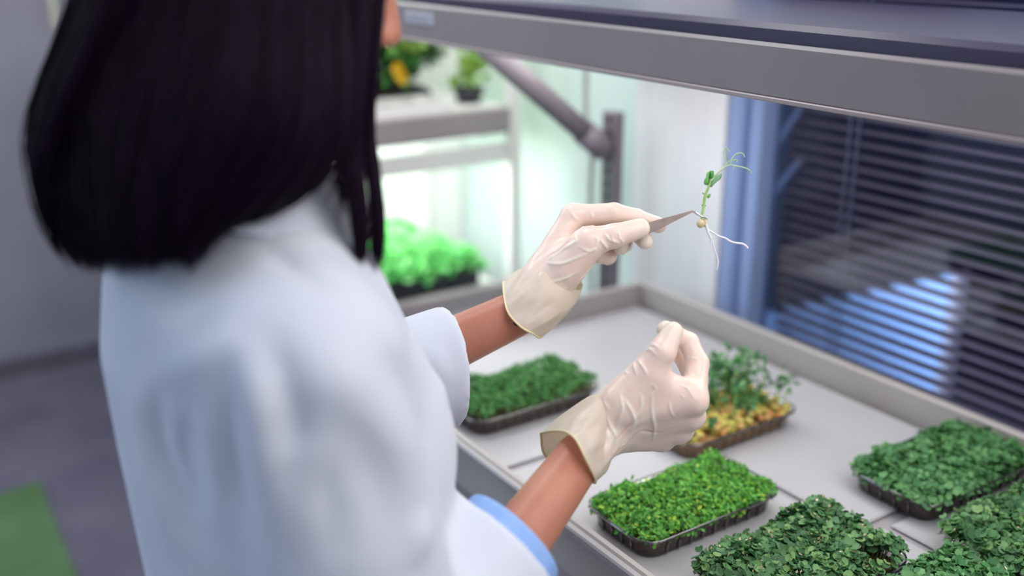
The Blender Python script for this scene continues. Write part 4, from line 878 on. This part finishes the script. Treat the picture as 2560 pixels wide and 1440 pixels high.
# ---------------------------------------------------------------- tweezers
tw0, tw1, tw2 = P(1618, 572, 1.080), P(1732, 528, 1.085), P(1768, 548, 1.088)
tw = thing('tweezers', tw0, 'steel tweezers with bent fine tips held in the far glove', 'tweezers')
ax = (tw1-tw0)/np.linalg.norm(tw1-tw0); side = np.cross(ax, -FW); side /= np.linalg.norm(side); nrm_ = np.cross(side, ax)
back = P(1455, 632, 1.108)
def arm(sg):
    v = []; st = [(back, .0042, .0003), (back+(tw0-back)*.35, .0050, .0030), (tw0-ax*.004, .0056, .0036), (tw0+ax*.012, .0050, .0030), (tw0+(tw1-tw0)*.55, .0031, .0018), (tw1, .0010, .0008)]
    for c, wd, gp in st:
        c = c+nrm_*sg*gp
        for a_, b_ in ((1, .0005), (-1, .0005), (-1, -.0005), (1, -.0005)): v.append(c+side*wd*a_+nrm_*b_)
    f = [(i*4+k, i*4+(k+1) % 4, i*4+4+(k+1) % 4, i*4+4+k) for i in range(len(st)-1) for k in range(4)]+[(3,2,1,0), tuple(range(len(v)-4, len(v)))]
    return v, f
for sg in (-1, 1):
    v, f = arm(sg); rawobj('arm', v, f, M['tweezer'], tw)
    e = MB(); e.tube([tw1+nrm_*sg*.0008, (tw1+tw2)/2+nrm_*sg*.0007+side*.0006, tw2+nrm_*sg*.0004], [.0011, .0009, .0004], 8); e.build('tip', M['tip'], tw, True)
e = MB(); e.tube([back-ax*.004, back+ax*.004], [.0030, .0042], 8); e.build('joint', M['tweezer'], tw, True)
# ---------------------------------------------------------------- pea sprout
SD = 1.088
def c3(l, dz=0): return [P(1640+x/4.0, 340+y/4.0, SD+dz+(q[0] if q else 0)) for x, y, *q in l]
sp = thing('pea_sprout', c3([(465,780)])[0], 'tiny pea sprout with curling tendrils and white roots held in the tweezers', 'sprout')
e = MB(); e.tube(spline(c3([(460,850),(462,780),(475,710),(490,600),(515,540),(535,480),(545,430)]), 18), np.interp(np.linspace(0, 1, 18), [0,.5,1], [.0014,.0015,.0011]), 8); e.build('stem', M['stem'], sp, True)
for l, r in (([(545,450),(600,390),(650,340),(700,305),(745,285)], .0009), ([(690,310),(700,265),(688,215),(672,165),(690,125),(718,132),(732,162)], .00055), ([(745,285),(755,235),(790,190),(840,170),(875,185),(886,214)], .00055), ([(700,285),(730,255),(770,243),(810,240),(806,262)], .0005), ([(745,290),(810,303),(880,318),(930,340),(958,375)], .0006), ([(780,300),(775,320),(766,340)], .00045)):
    e = MB(); pts = spline(c3(l), 6*len(l)); e.tube(pts, np.linspace(r*1.5, r*.95, len(pts)), 7); e.build('tendril', M['tendril'], sp, True)
def leafpoly(name, outl, m, bulge=.002, dz=0.0):
    o_ = spline(c3(outl+[outl[0]], dz), 22)[:-1]; c = o_.mean(0)-FW*bulge; inner = (o_+c)/2-FW*bulge*.45; n = len(o_); v = [tuple(p) for p in o_]+[tuple(p) for p in inner]+[tuple(c)]
    f = [(i, (i+1) % n, n+(i+1) % n, n+i) for i in range(n)]+[(n+i, n+(i+1) % n, 2*n) for i in range(n)]; ob = rawobj(name, v, f, m, sp, True); md = ob.modifiers.new('t', 'SOLIDIFY'); md.thickness = .0003; return ob
leafpoly('leaf', [(545,345,.002),(505,375,.0),(500,410,-.001),(482,440,-.002),(480,480,-.001),(515,492,0),(530,460,.001),(540,400,.002)], M['leaf_a'])
leafpoly('leaf', [(545,350,.001),(575,350,-.002),(578,385,-.003),(560,425,-.001),(545,450,.001),(535,430,.002),(540,380,.002)], M['leaf_a'])
leafpoly('leaf', [(540,465,.002),(575,425,.003),(620,395,.005),(655,372,.006),(648,420,.005),(610,455,.003),(580,480,.002),(555,510,.001),(535,505,.001)], M['leaf_pale']).__setitem__('label', 'pale translucent leaf')
leafpoly('leaf', [(512,600),(530,580),(545,582),(538,610),(520,622),(510,615)], M['leaf_a'], .0008)
leafpoly('bud', [(458,568),(470,568),(485,585),(500,588),(495,575),(475,582)], M['leaf_pale'], .0004); leafpoly('bud', [(457,690),(465,682),(470,700),(460,700)], M['leaf_a'], .0004); leafpoly('bud', [(484,690),(496,692),(492,704),(484,700)], M['leaf_a'], .0004)
for l, rx in (([(445,876)], (.0043, .0048, .0046)), ([(490,868,.0015)], (.0026, .0048, .0046))):
    c = c3(l)[0]; e = MB(); prof = [(rx[0]*1.0*math.sin(math.pi*i/10), -rx[2]*math.cos(math.pi*i/10)) for i in range(11)]; e.lathe(c, prof, 18); e.build('seed_half', M['nail'], sp, True)
for l, r in (([(500,880),(512,930),(530,985),(555,1030)], (.0014,.0009)), ([(540,1000),(565,1060),(580,1120),(605,1190),(622,1260),(618,1300),(606,1342)], (.0008,.0005)), ([(548,1030),(552,1070),(548,1110),(543,1132)], (.0006,.0003)), ([(512,935),(560,960),(620,1000),(690,1022),(745,1055),(800,1070),(860,1078),(900,1100),(920,1125)], (.0009,.0008))):
    e = MB(); pts = spline(c3(l), 6*len(l)); e.tube(pts, np.linspace(r[0]*1.15, r[1]*1.3, len(pts)), 7); e.build('root', M['root'], sp, True)
